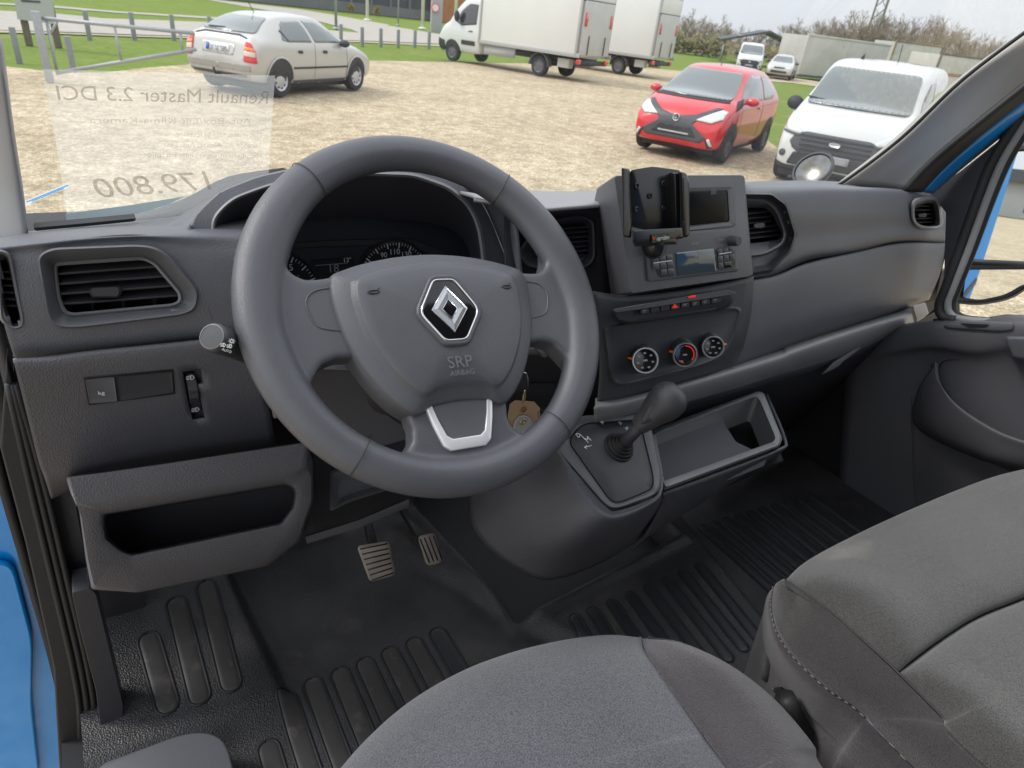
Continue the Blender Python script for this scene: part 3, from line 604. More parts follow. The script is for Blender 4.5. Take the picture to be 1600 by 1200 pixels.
for j in range(n):
    a=2*math.pi*j/n; deg=math.degrees(a)
    # thicker grips near the side spokes
    g=0
    for c0 in(20,160): g=max(g,math.exp(-((deg-c0+180)%360-180)**2/(2*24**2)))
    for c0 in(-10,190): g=max(g,.6*math.exp(-((deg-c0+180)%360-180)**2/(2*16**2)))
    wi=.0168+.008*g; wo=.0202; dz=.016
    for k in range(20):
        t=2*math.pi*k/20; cc=math.cos(t); rr_=.1685+(wo if cc>0 else wi)*cc; rim.v.append(Vector((rr_*math.cos(a),rr_*math.sin(a),dz*math.sin(t))))
for j in range(n):
    for k in range(20): rim.f.append((j*20+k,((j+1)%n)*20+k,((j+1)%n)*20+(k+1)%20,j*20+(k+1)%20))
def sidespoke(s,b):
    P=[(.06,.034),(.095,.034),(.112,.031),(.124,.031),(.134,.037),(.141,.05),(.146,.07),(.165,.07),(.172,.0),(.165,-.09),(.142,-.078),(.131,-.062),(.122,-.05),(.108,-.045),(.09,-.046),(.06,-.05)]
    P=[(s*x,y) for x,y in P]
    if s<0:P=P[::-1]
    shape2d(P,-.022,.006,b)
sidespoke(1,rim);sidespoke(-1,rim)
PB_=[(-.052,-.08),(-.053,-.1),(-.05,-.118),(-.052,-.13),(-.062,-.14),(-.078,-.148),(-.07,-.165),(0,-.175),(.07,-.165),(.078,-.148),(.062,-.14),(.052,-.13),(.05,-.118),(.053,-.1),(.052,-.08)]
shape2d(PB_,-.022,.004,rim)
def remeshed(name,mb,m,parent,vox=.0022,sm=8):
    me=bpy.data.meshes.new(name); me.from_pydata([tuple(v) for v in mb.v],[],mb.f); bm=bmesh.new(); bm.from_mesh(me); bmesh.ops.recalc_face_normals(bm,faces=bm.faces); bm.to_mesh(me); bm.free()
    o=bpy.data.objects.new('tmp',me); COL.objects.link(o)
    r=o.modifiers.new('r','REMESH'); r.mode='VOXEL'; r.voxel_size=vox; s=o.modifiers.new('s','SMOOTH'); s.iterations=sm; s.factor=.6
    bpy.context.view_layer.update(); dg=bpy.context.evaluated_depsgraph_get(); m2=bpy.data.meshes.new_from_object(o.evaluated_get(dg)); bpy.data.objects.remove(o); m2.name=name; m2.materials.clear()
    return link(name,m2,m,parent,True,local=True)
remeshed('rim_and_spokes',rim,M_WHEEL,sw,.0022,9)
# seams across the rim
for a in(52,128,233,307):
    an=R(a); c=Vector((math.cos(an),math.sin(an),0))*.1685; t=MB()
    MB().tube([c+Vector((math.cos(an),math.sin(an),0))*.0208*math.cos(k)+Vector((0,0,1))*.0168*math.sin(k) for k in [2*math.pi*i/28 for i in range(29)]],.00042,6,cap=False).build('rim_seam',M_BLACK,sw,local=True)
# spoke recess outlines (light ridges)
for s in(-1,1):
    pts=[(.09,.021),(.107,.021),(.121,.017),(.127,.006),(.122,-.012),(.112,-.018),(.086,-.022)]
    pp=catmull([Vector((s*x,y,.0062)) for x,y in pts],6); MB().tube(pp,.0008,6).build('spoke_ridge',M_SMOOTH if s>0 else M_WHEEL,sw,local=True)
# airbag cover: domed pad
half=[(0,.048),(.045,.046),(.085,.040),(.101,.031),(.1035,.017),(.101,-.01),(.094,-.04),(.084,-.066),(.07,-.086),(.052,-.1),(.036,-.108),(.02,-.102),(0,-.1)]
out=[(x,y) for x,y in half]+[(-x,y) for x,y in half[-2:0:-1]]
HP=[(0,.0535,.01),(.035,.0515,.02),(.072,.0445,.02),(.1025,.034,.006),(.1055,.015,.01),(.102,-.02,.02),(.092,-.052,.02),(.074,-.084,.02),(.056,-.1035,.012),(.044,-.109,.006),(.030,-.101,.008),(0,-.0985,.01)]
out2=HP+[(-x,y,r) for x,y,r in HP[-2:0:-1]]
outc=[Vector((x,y,0)) for x,y in rpoly(out2,.01,4)]
ctr=Vector((0,-.022,0)); loops=[]
for s,z in ((1.0,-.02),(1.0,.002),(.988,.008),(.965,.0105),(.84,.0145),(.825,.0152),(.80,.0205),(.785,.0215),(.7,.0235),(.5,.0255),(.3,.0262),(.03,.0265)):
    loops.append([Vector((ctr.x+(p.x)*s,ctr.y+(p.y-ctr.y)*s,z)) for p in outc])
cov=MB().loft(loops,True,False,True).build('airbag_cover',M_WHEEL,sw,local=True)
# badge
hexo=[(-.013,.040),(.013,.040),(.034,.006),(.034,-.002),(.013,-.033),(-.013,-.033),(-.034,-.002),(-.034,.006)]
EY=-.0135
def hx(s,z,dy=0): return [Vector((x*s,(y-.004)*s+EY+dy,z)) for x,y in rpoly(hexo,.006,4)]
bd=MB().loft([hx(.98,.02),hx(.98,.028),hx(.93,.0295),hx(.86,.0285)],True,False,False).build('badge_frame',M_WHEEL,cov,local=True)
MB().loft([hx(.87,.028),hx(.85,.0295),hx(.82,.0296),hx(.81,.0285)],True,False,False).build('badge_chrome_ring',M_CHROME,cov,local=True)
MB().loft([hx(.815,.0284),hx(.8,.0286)],True,False,True).build('badge_black_field',M_GLOSS,cov,local=True)
# rhombus emblem, two folded bands
def rh(sx,sy,z): return [Vector((0,sy+EY,z)),Vector((sx,EY,z)),Vector((0,-sy+EY,z)),Vector((-sx,EY,z))]
em=MB(); O4=rh(.0182,.0232,.0288);M4=rh(.0132,.0165,.0318);I4=rh(.0078,.0098,.0292)
em.loft([O4,M4,I4],True); em.build('diamond_emblem',mat('emblem_metal',(.30,.31,.33),.28,metal=1),cov,local=True,smooth=False)
for q in((O4,'emblem_edge'),(I4,'emblem_edge')):
    MB().tube([v+Vector((0,0,.0004)) for v in q[0]]+[q[0][0]+Vector((0,0,.0004))],.0005,5).build(q[1],M_CHROME,cov,local=True)
def t3(name,s,x0,x1,y,z,m,parent,size=None):
    o=text3(name,s,Vector((x0,y,z)),Vector((x1,y,z)),Vector((0,0,1)),m,None,size); o.parent=parent; return o
M_EMB=mat('embossed',(.12,.12,.13),.6)
M_BRT=mat('bright_silver',(.78,.79,.81),.3,metal=.35)
t3('airbag_lettering','SRP',-.0125,.0125,-.071,.0276,M_EMB,cov); t3('airbag_lettering','AIRBAG',-.0125,.0125,-.0785,.0272,M_EMB,cov)
for s in(-1,1):
    b=MB(); c=Vector((s*.069,.010,.0243)); b.tube([c+Vector((-.004,0,0)),c+Vector((.004,0,0)),c+Vector((.0055,.0025,0))],.0006,5); b.tube([c+Vector((-.006,-.001,0)),c+Vector((-.002,-.003,0)),c+Vector((.003,-.003,0)),c+Vector((.006,-.001,0))],.0006,5); b.build('horn_symbol',M_BLACK,cov,local=True)
# silver bottom spoke trim
def uu(s,z): return [Vector((x*s,(y+.122)*s-.122,z)) for x,y in [(-.036,-.096),(-.031,-.118),(-.0245,-.139),(-.018,-.1445),(.018,-.1445),(.0245,-.139),(.031,-.118),(.036,-.096)]]
o=uu(1,0);iu=[Vector((x,y,0)) for x,y in [(-.030,-.096),(-.0255,-.114),(-.020,-.130),(-.0145,-.134),(.0145,-.134),(.020,-.130),(.0255,-.114),(.030,-.096)]]
def zz(l,z): return [Vector((p.x,p.y,z)) for p in l]
MB().loft([zz(o,.002),zz(o,.0075),zz(iu,.0085),zz(iu,.003)],False).build('silver_trim',M_BRT,sw,local=True,bevel=.0008)
MB().loft([zz(iu,.0062)],False,False,True).build('spoke_insert',M_SMOOTH,sw,local=True,smooth=False)
# ------------------------------------------------------------------ steering column, stalks
col=thing('steering_column','dark steering column shroud behind the wheel with light and wiper stalks','steering column',CW-nw*.12)
b=MB(); A=CW-nw*.028; B=CW-nw*.2
lps=[]
for t,sx,sy in((0,.06,.055),(.3,.068,.06),(1,.075,.065)):
    c=A.lerp(B,t)-uw*.012; lps.append([c+xw*sx*math.copysign(abs(math.cos(k))**.7,math.cos(k))+uw*sy*math.copysign(abs(math.sin(k))**.7,math.sin(k)) for k in [2*math.pi*i/32 for i in range(32)]])
b.loft(lps,True,True,True).build('column_shroud',M_DARK,col,auto=50)
# smooth light panel under the wheel left of column
plate('shroud_lower_panel',[(468,575),(548,580),(600,645),(652,682),(560,707),(552,710),(498,640)],(.6,0,-.35),.02,M_SMOOTH,col,r=6)
A=V(405,556,.59);B=V(331,526,.54)
b=MB().tube([V(450,570,.64),A,A.lerp(B,.9)],[.009,.0112,.0118],20); stalk=b.build('light_stalk',M_DARK,col,auto=40)
d=(B-A).normalized()
MB().lathe(B-d*.018,d,[(.0118,0),(.0124,.001),(.0124,.012),(.0118,.0165),(.0104,.018),(.0002,.0183)],36,cap=False).build('stalk_knob',mat('stalk_cap',(.05,.052,.058),.4),stalk,auto=40)
MB().lathe(B-d*.0005,d,[(.0104,-.001),(.0105,.0006),(.0098,.0009)],36,cap=False).build('stalk_ring',M_TRIM,stalk)
st=('n',V(357,545,.515),(CAMP-V(357,545,.545)).normalized())
text('stalk_lettering','AUTO',(346,547),(361,552),st,M_WHITE,stalk)
for c in((349,539),(359,541)):
    O=V(*c,st[1].y) if 0 else V(*c,('n',st[1],st[2])); X=_r; nn=st[2]; Y=nn.cross(X); t=MB(); s=.0026
    pts=[O+X*(s*.6*math.cos(a))+Y*(s*.6*math.sin(a)) for a in [R(-90+18*i) for i in range(11)]]; pts.append(pts[0]); line3(pts,.0005,nn,t)
    for i in(-1,0,1): line3([O-X*s*.2+Y*s*.4*i,O-X*s*.9+Y*s*.4*i],.0004,nn,t)
    t.build('lamp_symbol',M_WHITE,stalk,smooth=False,fix=False)
O=V(362,533,('n',st[1],st[2])); t=MB(); nn=st[2];X=_r;Y=nn.cross(X)
line3([O+(X*math.cos(R(a))+Y*math.sin(R(a)))*.0012 for a in range(0,361,30)],.0004,nn,t)
for a in range(0,360,45): dd=X*math.cos(R(a))+Y*math.sin(R(a)); line3([O+dd*.0017,O+dd*.0025],.0004,nn,t)
t.build('sun_symbol',M_WHITE,stalk,smooth=False,fix=False)
b=MB().tube([V(800,545,.62),V(838,547,.60),V(850,546,.59)],[.009,.009,.010],16); ws=b.build('wiper_stalk',M_DARK,col,auto=40)
plate('stalk_end',[(842,542),(857,539),(858,551),(846,553)],(.58,0,0),.01,M_TRIM,ws,r=2)
# ------------------------------------------------------------------ key with tags
key=thing('ignition_key','black-headed ignition key with metal ring, buff cardboard tag and grey plastic fob','key',V(812,600,.60))
PK=(.60,0,0)
plate('key_head',[(800,590,8),(812,579,6),(823,581,6),(826,592,6),(825,606,4),(806,618,8)],PK,.012,M_DARK,key,r=6,bevel=.002)
MB().tube([V(x,y,.592) for x,y in ((811,580),(822,583),(825,592),(825,608))],.0011,8).build('key_loop',M_CHROME,key)
c=V(819,621,.585); MB().tube([c+Vector((.0035*math.cos(k),.003*math.cos(k),.0105*math.sin(k))) for k in [2*math.pi*i/24 for i in range(25)]],.0009,6,cap=False).build('key_ring',mat('brass',(.6,.48,.3),.3,metal=1),key)
M_CARD=mat('buff_card',(.48,.33,.2),.8,var=.1,vscale=60)
tg=plate('card_tag',[(797,632),(805,626),(835,628),(844,638),(843,672),(836,690),(796,686),(794,650)],off(PK,-.018),.001,M_CARD,key,bevel=.0002)
O=V(818,640,off(PK,-.0185)); MB().lathe(O,(0,-1,0),[(.0045,0),(.0045,.0008),(.0022,.0012),(.0022,0)],20,cap=False).build('tag_eyelet',mat('rust_eyelet',(.3,.12,.05),.6),tg)
fb=plate('plastic_fob',[(806,655,10),(818,648,10),(832,655,10),(834,680,6),(826,694,6),(808,692,6),(802,676,8)],off(PK,-.022),.003,mat('fob_grey',(.4,.4,.4),.5),key,r=8,bevel=.001)
for (x,y,r_) in((817,659,.0042),(816,680,.0048)):
    O=V(x,y,off(PK,-.0222)); MB().lathe(O,(0,-1,0),[(r_,0),(r_,.001),(r_*.6,.0015),(r_*.4,-.001)],20,cap=False).build('fob_rivet',M_SATIN if y>670 else mat('brass_rivet',(.6,.45,.2),.3,metal=1),fb)
# ------------------------------------------------------------------ gear console with lever
con=thing('gear_console','dark grey gear console with slanted selector plate and open cup tray beside it','console',V(960,800,.55))
PGc=(.762,.12,1.8)
rimo=[(868,700,16),(905,650,10),(1012,642,10),(1034,742,12),(1030,772,18),(962,797,22),(945,790,14)]
rimi=[(886,690,12),(908,661,16),(1000,655,14),(1022,745,12),(1021,765,12),(966,788,18),(952,783,12)]
patch('console_side',[[V(864,697,off(PGc,.0)),V(905,745,off(PGc,0)),V(945,790,off(PGc,.0)),V(968,797,off(PGc,0)),V(1030,772,off(PGc,0)),V(1036,742,off(PGc,0))],
 [V(848,705,.60),V(884,755,.53),V(930,805,.475),V(968,812,.47),V(1026,784,.48),V(1036,765,.52)],
 [V(790,740,.62),V(812,800,.57),V(880,850,.5),V(945,845,.49),V(1010,812,.50),V(1050,775,.56)],
 [V(732,770,.70),V(742,830,.64),V(800,885,.57),V(870,905,.53),V(980,856,.54),V(1035,795,.60)]],M_PAD2,con,nu=8,nv=8,thick=.006)
rings('console_rim',[(rimo,PGc,-.004),(inset(rimo,2),PGc,.002),(inset(rimo,6),PGc,.003),(rimi,PGc,-.001),(inset(rimi,1),PGc,-.008)],M_SMOOTH,con,r=12)
def poly_at(c,s,P): return [((x-c[0])*s+c[0],(y-c[1])*s+c[1])+tuple(r) for x,y,*r in P]
cpt=(966,712)
rings('selector_plate',[(inset(rimi,1),PGc,-.008),(inset(rimi,2.5),PGc,-.0015),(poly_at(cpt,.8,rimi),PGc,.004),(poly_at(cpt,.55,rimi),PGc,.006)],M_DARK,con,r=12,cap=True)
PGt=off(PGc,-.0065)
for s,a,b_ in (('+',(940,665),(946,664)),('D',(904,684),(908,681)),('/',(914,687),(915.5,684)),('M',(919,692),(924,688)),('N',(966,661),(970,664)),('R',(976,669),(979,673)),('P',(973,661),(978,662))):
    if s=='P':continue
    text('gear_marking',s,a,b_,off(PGt,0),M_WHITE,con)
t=MB(); nn=pnorm(PGc); line3([V(914,699,off(PGt,-.001)),V(924,696,off(PGt,-.001))],.001,nn,t); line3([V(917,696,off(PGt,-.001)),V(913,699,off(PGt,-.001)),V(917,701,off(PGt,-.001))],.0008,nn,t)
line3([V(981,741,off(PGt,.002)),V(988,740,off(PGt,.002))],.0018,nn,t); t.build('gear_marking',M_WHITE,con,smooth=False,fix=False)
b=MB(); line3([V(988,633,.60),V(996,648,.60)],.006,Vector((0,-1,0)),b); b.build('card_slot',M_BLACK,con,smooth=False,fix=False)
# lever
lev=thing('gear_lever','black gear lever with rounded grey knob and ribbed rubber gaiter on the console','gear lever',V(966,700,PGc))
O=V(966,700,off(PGc,-.004)); K=V(1044,622,.50)+Vector((0,0,0)); ax=(nn*.75+(K-O).normalized()*.6).normalized()
prof=[]; r0=.0225
for i in range(6):
    r_=r0*(1-.135*i); h=.0045*i; prof+=[(r_,h),(r_*.985,h+.0028),(r_*.93,h+.0045),(r_*.9,h+.002)]
prof+=[(.005,.026),(.0005,.026)]
MB().lathe(O,ax,prof,40,cap=False).build('gaiter',M_BLACK,lev)
S=V(975,693,.50+.02)
A=V(976,692,.515);B=V(1006,659,.505);C_=V(1045,624,.50)
MB().tube([A,A.lerp(B,.5),B],[.0078,.0082,.009],20).build('lever_shaft',M_DARK,lev)
d=(C_-B).normalized()
ks=[];
P0=B-d*.008
prof=[(.0095,-.004),(.0118,0),(.0145,.010),(.0175,.021),(.0208,.031),(.0235,.039),(.0246,.046),(.0236,.055),(.0196,.063),(.0115,.0685),(.0005,.070)]
kb=MB().lathe(P0,d,prof,40,cap=False)
side=_r*(-.55)+_u*.2
o=kb.build('lever_knob',mat('knob_grained',(.045,.045,.05),.36,grain=.0003,gscale=900),lev)
e=P0+d*.026+(_r*(-.3)-_f*.9+_u*.1).normalized()*.006
b=MB(); X=d; Y=_f.cross(d).normalized(); N=(CAMP-e).normalized()
lo=[]
for z,s in((0,1),(.009,1),(.0105,.93),(.0108,.5)):
    lo.append([e+N*z+X*(.021*s*math.cos(k))+Y*(.0095*s*math.sin(k)*(1+.35*math.cos(k))) for k in [2*math.pi*i/28 for i in range(28)]])
b.loft(lo,True,False,True).build('release_trigger',M_DARK,o)
# cup tray
PT=('z',1.345)
def T(x,y,z=1.348): return V(x,y,('z',z))
trO=[(1022,676),(1184,611),(1192,614),(1221,684),(1218,697),(1038,764)]
trI=[(1018,682),(1180,620),(1186,624),(1211,684),(1208,690),(1036,752)]
def lp(poly,z,r=5): return [V(x,y,('z',z)) for x,y in rpoly(poly,r)]
b=MB().loft([lp([(1010,674),(1184,611),(1194,614),(1223,686),(1217,699),(1036,768)],1.33),lp(trO,1.345),lp(inset(trO,2),1.350),lp(inset(trI,-1),1.350),lp(trI,1.344),[p+Vector((0,0,-.05)) for p in lp(inset(trI,1),1.344)]],True)
ct=b.build('cup_tray',M_TRIM,con,auto=45)
b=MB(); ll=[V(x,y,('z',1.322)) for x,y in [(1012,676),(1110,640),(1128,650),(1136,668),(1150,690),(1180,704),(1036,758)]]
b.loft([ll,[p-Vector((0,0,.006)) for p in ll]],True,True,True); b.build('tray_floor',M_SMOOTH,ct,smooth=False,bevel=.001)
b=MB(); ll=[V(x,y,('z',1.30))-Vector((0,0,.04)) for x,y in [(1012,660),(1190,600),(1235,690),(1036,770)]]; b.loft([ll,[p-Vector((0,0,.006)) for p in ll]],True,True,True); b.build('tray_bottom',M_BLACK,ct,smooth=False)
patch('tray_outer_wall',[[V(1035,768,('z',1.335)),V(1120,738,('z',1.335)),V(1215,701,('z',1.335)),V(1224,684,('z',1.335)),V(1196,616,('z',1.335))],
 [V(1030,790,.51),V(1110,765,.53),V(1190,722,.56),V(1215,700,.58),V(1200,640,.64)],
 [V(1010,830,.53),V(1075,795,.56),V(1140,752,.60),V(1180,720,.64),V(1190,660,.68)],
 [V(985,858,.56),V(1040,810,.60),V(1090,775,.64),V(1140,740,.70),V(1170,690,.74)]],M_PAD2,con,nu=5,nv=5)
# ------------------------------------------------------------------ phone holder
M_HOLD=mat('holder_black',(.012,.012,.014),.26)
ph=thing('phone_holder','black open phone cradle clipped in front of the radio','phone holder',V(1022,350,.52))
PP=(.505,.12,.2)
rings('back_plate',[([(984,266),(1020,260),(1064,266),(1066,356),(1020,362),(985,354)],off(PP,.012),-.003),([(984,266),(1020,260),(1064,266),(1066,356),(1020,362),(985,354)],off(PP,.012),.0),([(987,268),(1020,263),(1062,268),(1064,354),(1020,358),(988,352)],off(PP,.012),.001)],M_HOLD,ph,r=6,cap=True)
PP2=off(PP,.0108)
for x,y in((994,290),(1036,287),(994,327),(1036,325),(1015,306)):
    MB().lathe(V(x,y,PP2),pnorm(PP),[(.0032,0),(.0032,.0012),(.002,.0015),(.0016,.0004),(.0002,.0004)],20,cap=False).build('screw',M_HOLD if x!=1015 else M_BLACK,ph)
rings('left_arm',[([(971,262),(984,264),(988,352),(986,372),(974,370)],PP,-.014),([(971,262),(982,264),(986,350),(985,372),(974,370)],PP,.004),([(973,264),(981,266),(984,350),(983,370),(975,368)],PP,.005)],M_HOLD,ph,r=3,cap=True)
rings('right_arm',[([(1060,268),(1072,270),(1077,284),(1078,366),(1074,371),(1062,371)],PP,-.014),([(1062,268),(1071,270),(1076,284),(1077,366),(1073,371),(1063,371)],PP,.004),([(1064,270),(1070,272),(1074,285),(1075,365),(1072,369),(1065,369)],PP,.005)],M_HOLD,ph,r=3,cap=True)
plate('arm_rib',[(1067,276),(1070,277),(1072,344),(1069,344)],off(PP,-.007),.003,M_HOLD,ph)
plate('arm_step',[(1055,270),(1061,270),(1063,360),(1057,360)],off(PP,.004),.01,M_HOLD,ph)
ft=rings('foot',[([(988,360),(1068,356),(1069,372),(1058,374),(1058,382),(992,386),(988,378)],PP,-.015),([(988,360),(1066,356),(1067,372),(1057,374),(1057,381),(993,385),(989,378)],PP,.006),([(990,362),(1064,358),(1065,370),(1055,372),(1055,379),(995,383),(991,376)],PP,.007)],M_HOLD,ph,r=2,cap=True)
lb=rings('maker_plate',[([(1018,367),(1046,364),(1047,376),(1019,380)],PP,.007),([(1018,367),(1046,364),(1047,376),(1019,380)],PP,.0085)],M_GLOSS,ft,r=2,cap=True)
text('maker_lettering','optidev',(1026,376),(1045.5,373.5),off(PP,-.0092),M_WHITE,lb)
t=MB(); nn=pnorm(PP); line3([V(1020,370,off(PP,-.0092)),V(1022.5,374,off(PP,-.0092)),V(1025,369,off(PP,-.0092))],.0007,nn,t); t.build('red_tick',M_RED,lb,smooth=False,fix=False)
b=MB().tube([V(1020,384,.52),V(1021,390,.545),V(1021,388,.565)],[.012,.011,.012],16); b.build('mount',M_HOLD,ph)
# ------------------------------------------------------------------ floor of the cab
fl=thing('rubber_floor_mat','black moulded rubber floor covering with raised ribs and dried mud, under the pedals','floor mat',(.5,.6,FZ))
def Z(x,y,z=FZ): return V(x,y,('z',z))
# height field over the cab floor
def fh(X,Y):
    z=FZ
    # footrest / wheel-arch ramp at the left
    l=max(0,min(1,(.128-X-(Y-.72)*.12)/.02)); lq=max(0,min(1,(Y-.64)/.07)); z+=l*lq*lq*(3-2*lq)*(.03+max(0,(Y-.72))*.22)
    # dip behind footrest (step towards the door sill)
    # toe board rises at the front
    z+=max(0,Y-1.0)**1*.8 if Y>1.0 else 0
    # tunnel in the middle
    t=max(0,min(1,(X-(.47+ (0.72-Y)*.55))/.05)); s_=t*t*(3-2*t); t2=max(0,min(1,((.945+.21*(Y-.457))-X)/.02))
    z+=s_*t2*.03
    # sunken tray under the console with a rounded lip
    dd=min(Y-(.654+.09*max(0,X-.55)),X-(.508-.14*(Y-.69)),.93-X)
    q=max(0,min(1,dd/.035)); z-=.09*q*q*(3-2*q); z+=.012*math.exp(-((dd+.008)/.010)**2)
    return z
b=MB(); nx,ny=260,220; X0,X1,Y0,Y1=-.14,1.52,-.15,1.45
for i in range(nx+1):
    for j in range(ny+1):
        X=X0+(X1-X0)*i/nx;Y=Y0+(Y1-Y0)*j/ny; b.v.append(Vector((X,Y,fh(X,Y))))
for i in range(nx):
    for j in range(ny): b.f.append((i*(ny+1)+j,i*(ny+1)+j+1,(i+1)*(ny+1)+j+1,(i+1)*(ny+1)+j))
fm=b.build('moulded_sheet',M_RUB,fl,fix=False); fm.modifiers.new('s','SMOOTH').iterations=2
def rib(P0,P1,wd,m,h=.0028,name='rib'):
    """a flat capsule pad that follows the floor, in a dark groove"""
    d=(P1-P0); d.z=0; L_=d.length; d.normalize(); s=Vector((-d.y,d.x,0)); hw=wd/2
    us=[-hw*math.cos(math.pi/2*k/6) for k in range(6)]+[L_*k/14 for k in range(15)]+[L_+hw*math.sin(math.pi/2*k/6) for k in range(1,7)]
    b=MB(); L1=[];R1=[]
    for u in us:
        o_=max(0,-u,u-L_); w_=math.sqrt(max(0,hw*hw-o_*o_))+1e-5; row=[]
        for v in (-1,-.96,-.82,-.5,0,.5,.82,.96,1):
            e=max(abs(v),o_/hw); z_=h*(1-e**8)-.001; p=P0+d*u+s*w_*v; row.append(Vector((p.x,p.y,fh(p.x,p.y)+z_)))
        b.v+=row; L1.append(row[0]);R1.append(row[-1])
    for a in range(len(us)-1):
        for c in range(8): b.f.append((a*9+c,a*9+c+1,(a+1)*9+c+1,(a+1)*9+c))
    o=b.build(name,m,fl,fix=False)
    out=L1+R1[::-1]; g=MB(); g.tube([p+Vector((0,0,.0012)) for p in out]+[out[0]+Vector((0,0,.0012))],.0024,6,cap=False); g.build('groove',M_BLACK,o); return o
def fpt(x,y):
    z=FZ
    for _ in range(12):
        P=V(x,y,('z',z)); z=z*.4+.6*fh(P.x,P.y)
    return V(x,y,('z',z))
for a,b_ in (((233,1002),(261,1100)),((276,946),(311,1086)),((323,920),(360,1066))): rib(fpt(*b_),fpt(*a),.030,M_RIB)
for x,y in((420,1172),(449,1090),(490,1072),(532,1056),(571,1040),(610,1023),(648,1008),(685,992)):
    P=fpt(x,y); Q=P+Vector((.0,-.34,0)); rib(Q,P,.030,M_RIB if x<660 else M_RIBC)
for i,(x,y) in enumerate(((899,968),(927,956),(957,944),(987,932),(1015,920),(1043,908),(1069,897),(1095,886))):
    P=fpt(x,y); Q=fpt(*(((1184,996),(1160,1010),(1136,1026))[7-i])) if i>4 else P+Vector((-.03,-.23,0)); 
    if i>4: pass
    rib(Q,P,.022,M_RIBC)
# passenger side rubber with long grooves
for i in range(10):
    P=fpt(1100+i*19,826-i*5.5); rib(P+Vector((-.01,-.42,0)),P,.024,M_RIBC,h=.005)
# smooth plate at the door sill
b=MB(); ll=[V(x,y,('z',FZ+.06)) for x,y in rpoly([(150,1195),(300,1140,40),(352,1150,30),(372,1230),(150,1260)],20)]
b.loft([ll,[p-Vector((0,0,.03)) for p in ll]],True,True,True); b.build('sill_plate',M_SMOOTH,fl,bevel=.003)
# ------------------------------------------------------------------ pedals
M_PED=mat('worn_pedal_rubber',(.33,.285,.25),.65,var=.3,vscale=30,grain=.0003,gscale=900)
bp=thing('brake_pedal','broad worn ribbed brake pedal under the steering column, left of the accelerator','pedal',V(590,880,.86))
def pedal(poly,Y,lean,nr,vert,root,arm):
    pl=(Y,0,lean); pad=rings('pad',[(poly,pl,-.01),(poly,pl,.002),(inset(poly,3),pl,.005)],M_PED,root,r=8,cap=True,n=4)
    (ax_,ay),(bx_,by),(cx_,cy),(dx_,dy)=[p[:2] for p in (poly if len(poly)==4 else [poly[0],poly[1],poly[2],poly[3]])]
    for i in range(nr):
        t=(i+.6)/nr
        if not vert: A=(ax_+(dx_-ax_)*t+4,ay+(dy-ay)*t);B=(bx_+(cx_-bx_)*t-4,by+(cy-by)*t)
        else: A=(ax_+(bx_-ax_)*t,ay+(by-ay)*t+5);B=(dx_+(cx_-dx_)*t,dy+(cy-dy)*t-5)
        MB().tube([V(*A,off(pl,-.005)),V(*B,off(pl,-.005))],.0012,6).build('groove',M_BLACK,pad)
    MB().tube([V(*arm[0],off(pl,.006)),V(*arm[1],Y+.04),V(*arm[2],Y+.08)],.008,10).build('arm',M_BLACK,root)
pedal([(558,852),(606,846),(619,885),(612,903),(580,909)][:3]+[(580,909)] if 0 else [(557,853),(608,845),(619,898),(578,910)],.86,.35,7,False,bp,((585,860),(575,820),(570,780)))
ap=thing('accelerator_pedal','narrow grey accelerator pedal, right of the brake pedal','pedal',V(675,860,.9))
pedal([(652,838),(680,832),(693,878),(667,885)],.9,.4,4,True,ap,((660,845),(640,815),(625,790)))
# ------------------------------------------------------------------ van body around the cab
van=thing('van_body','bright blue van body with black door seals, windscreen pillars and windscreen around the cab','van',(.68,.9,.95))
def slab(name,poly,Y,th,m,parent=None,r=0,bevel=.002): return plate(name,poly,Y if isinstance(Y,tuple) else (Y,0,0),th,m,parent or van,r=r,bevel=bevel)
slab('blue_door_jamb',[(-60,560),(-30,560),(14,794),(57,939),(90,1046),(108,1230),(-200,1260),(-200,560)],.95,.12,M_BLUE)
slab('jamb_fold',[(-60,880),(20,880),(52,1000),(50,1100),(64,1230),(-200,1240),(-200,900)],.935,.01,M_BLUE,r=20,bevel=.006)
def sealtube(name,pts,Y,r,m):
    P=catmull([V(x,y,Y) for x,y in pts],6); return MB().tube(P,r,12).build(name,m,van)
slab('pillar_inner_trim',[(0,520),(18,560),(60,760),(112,900),(142,1000),(160,1130),(140,1240),(108,1240),(90,1046),(56,939),(14,794),(-10,700),(-40,560)],.93,.03,M_SEAL)
sealtube('door_seal',[(-12,560),(18,700),(62,860),(102,1000),(122,1110),(140,1240)],.915,.011,M_SEAL)
sealtube('door_seal_lip',[(-30,600),(0,740),(40,880),(80,1020),(100,1110),(118,1240)],.925,.006,M_SEAL)
sealtube('door_seal_lip',[(-20,470),(8,560),(42,700),(90,860),(128,990),(146,1100),(160,1240)],.90,.008,M_DARK)
slab('dash_end_panel',[(20,555),(52,562),(112,750),(140,915),(150,925),(110,925),(88,860),(50,700),(22,600)],.80,.05,M_PAD2,r=3)
slab('kick_panel',[(112,926),(140,918),(150,928),(192,1100),(192,1118),(158,1142),(150,1080),(124,980)],.74,.04,M_DARK,r=4)
for dx_ in(-3,9,20): sealtube('door_seal_ridge',[(14+dx_*.5,600),(50+dx_,760),(88+dx_,920),(118+dx_,1050),(128+dx_,1130),(126+dx_,1250)],.768,.0035,M_SEAL)
slab('dash_end_light_stop',[(1380,325),(1470,316),(1480,350),(1482,380),(1462,470),(1380,500)],.775,.01,M_BLACK)  # black plate added behind the end vent to close slits of light
slab('sill_seal_trim',[(10,560),(30,640),(62,760),(112,922),(160,1142),(152,1260),(96,1260),(84,1046),(40,850),(0,700)],.77,.03,M_SEAL)
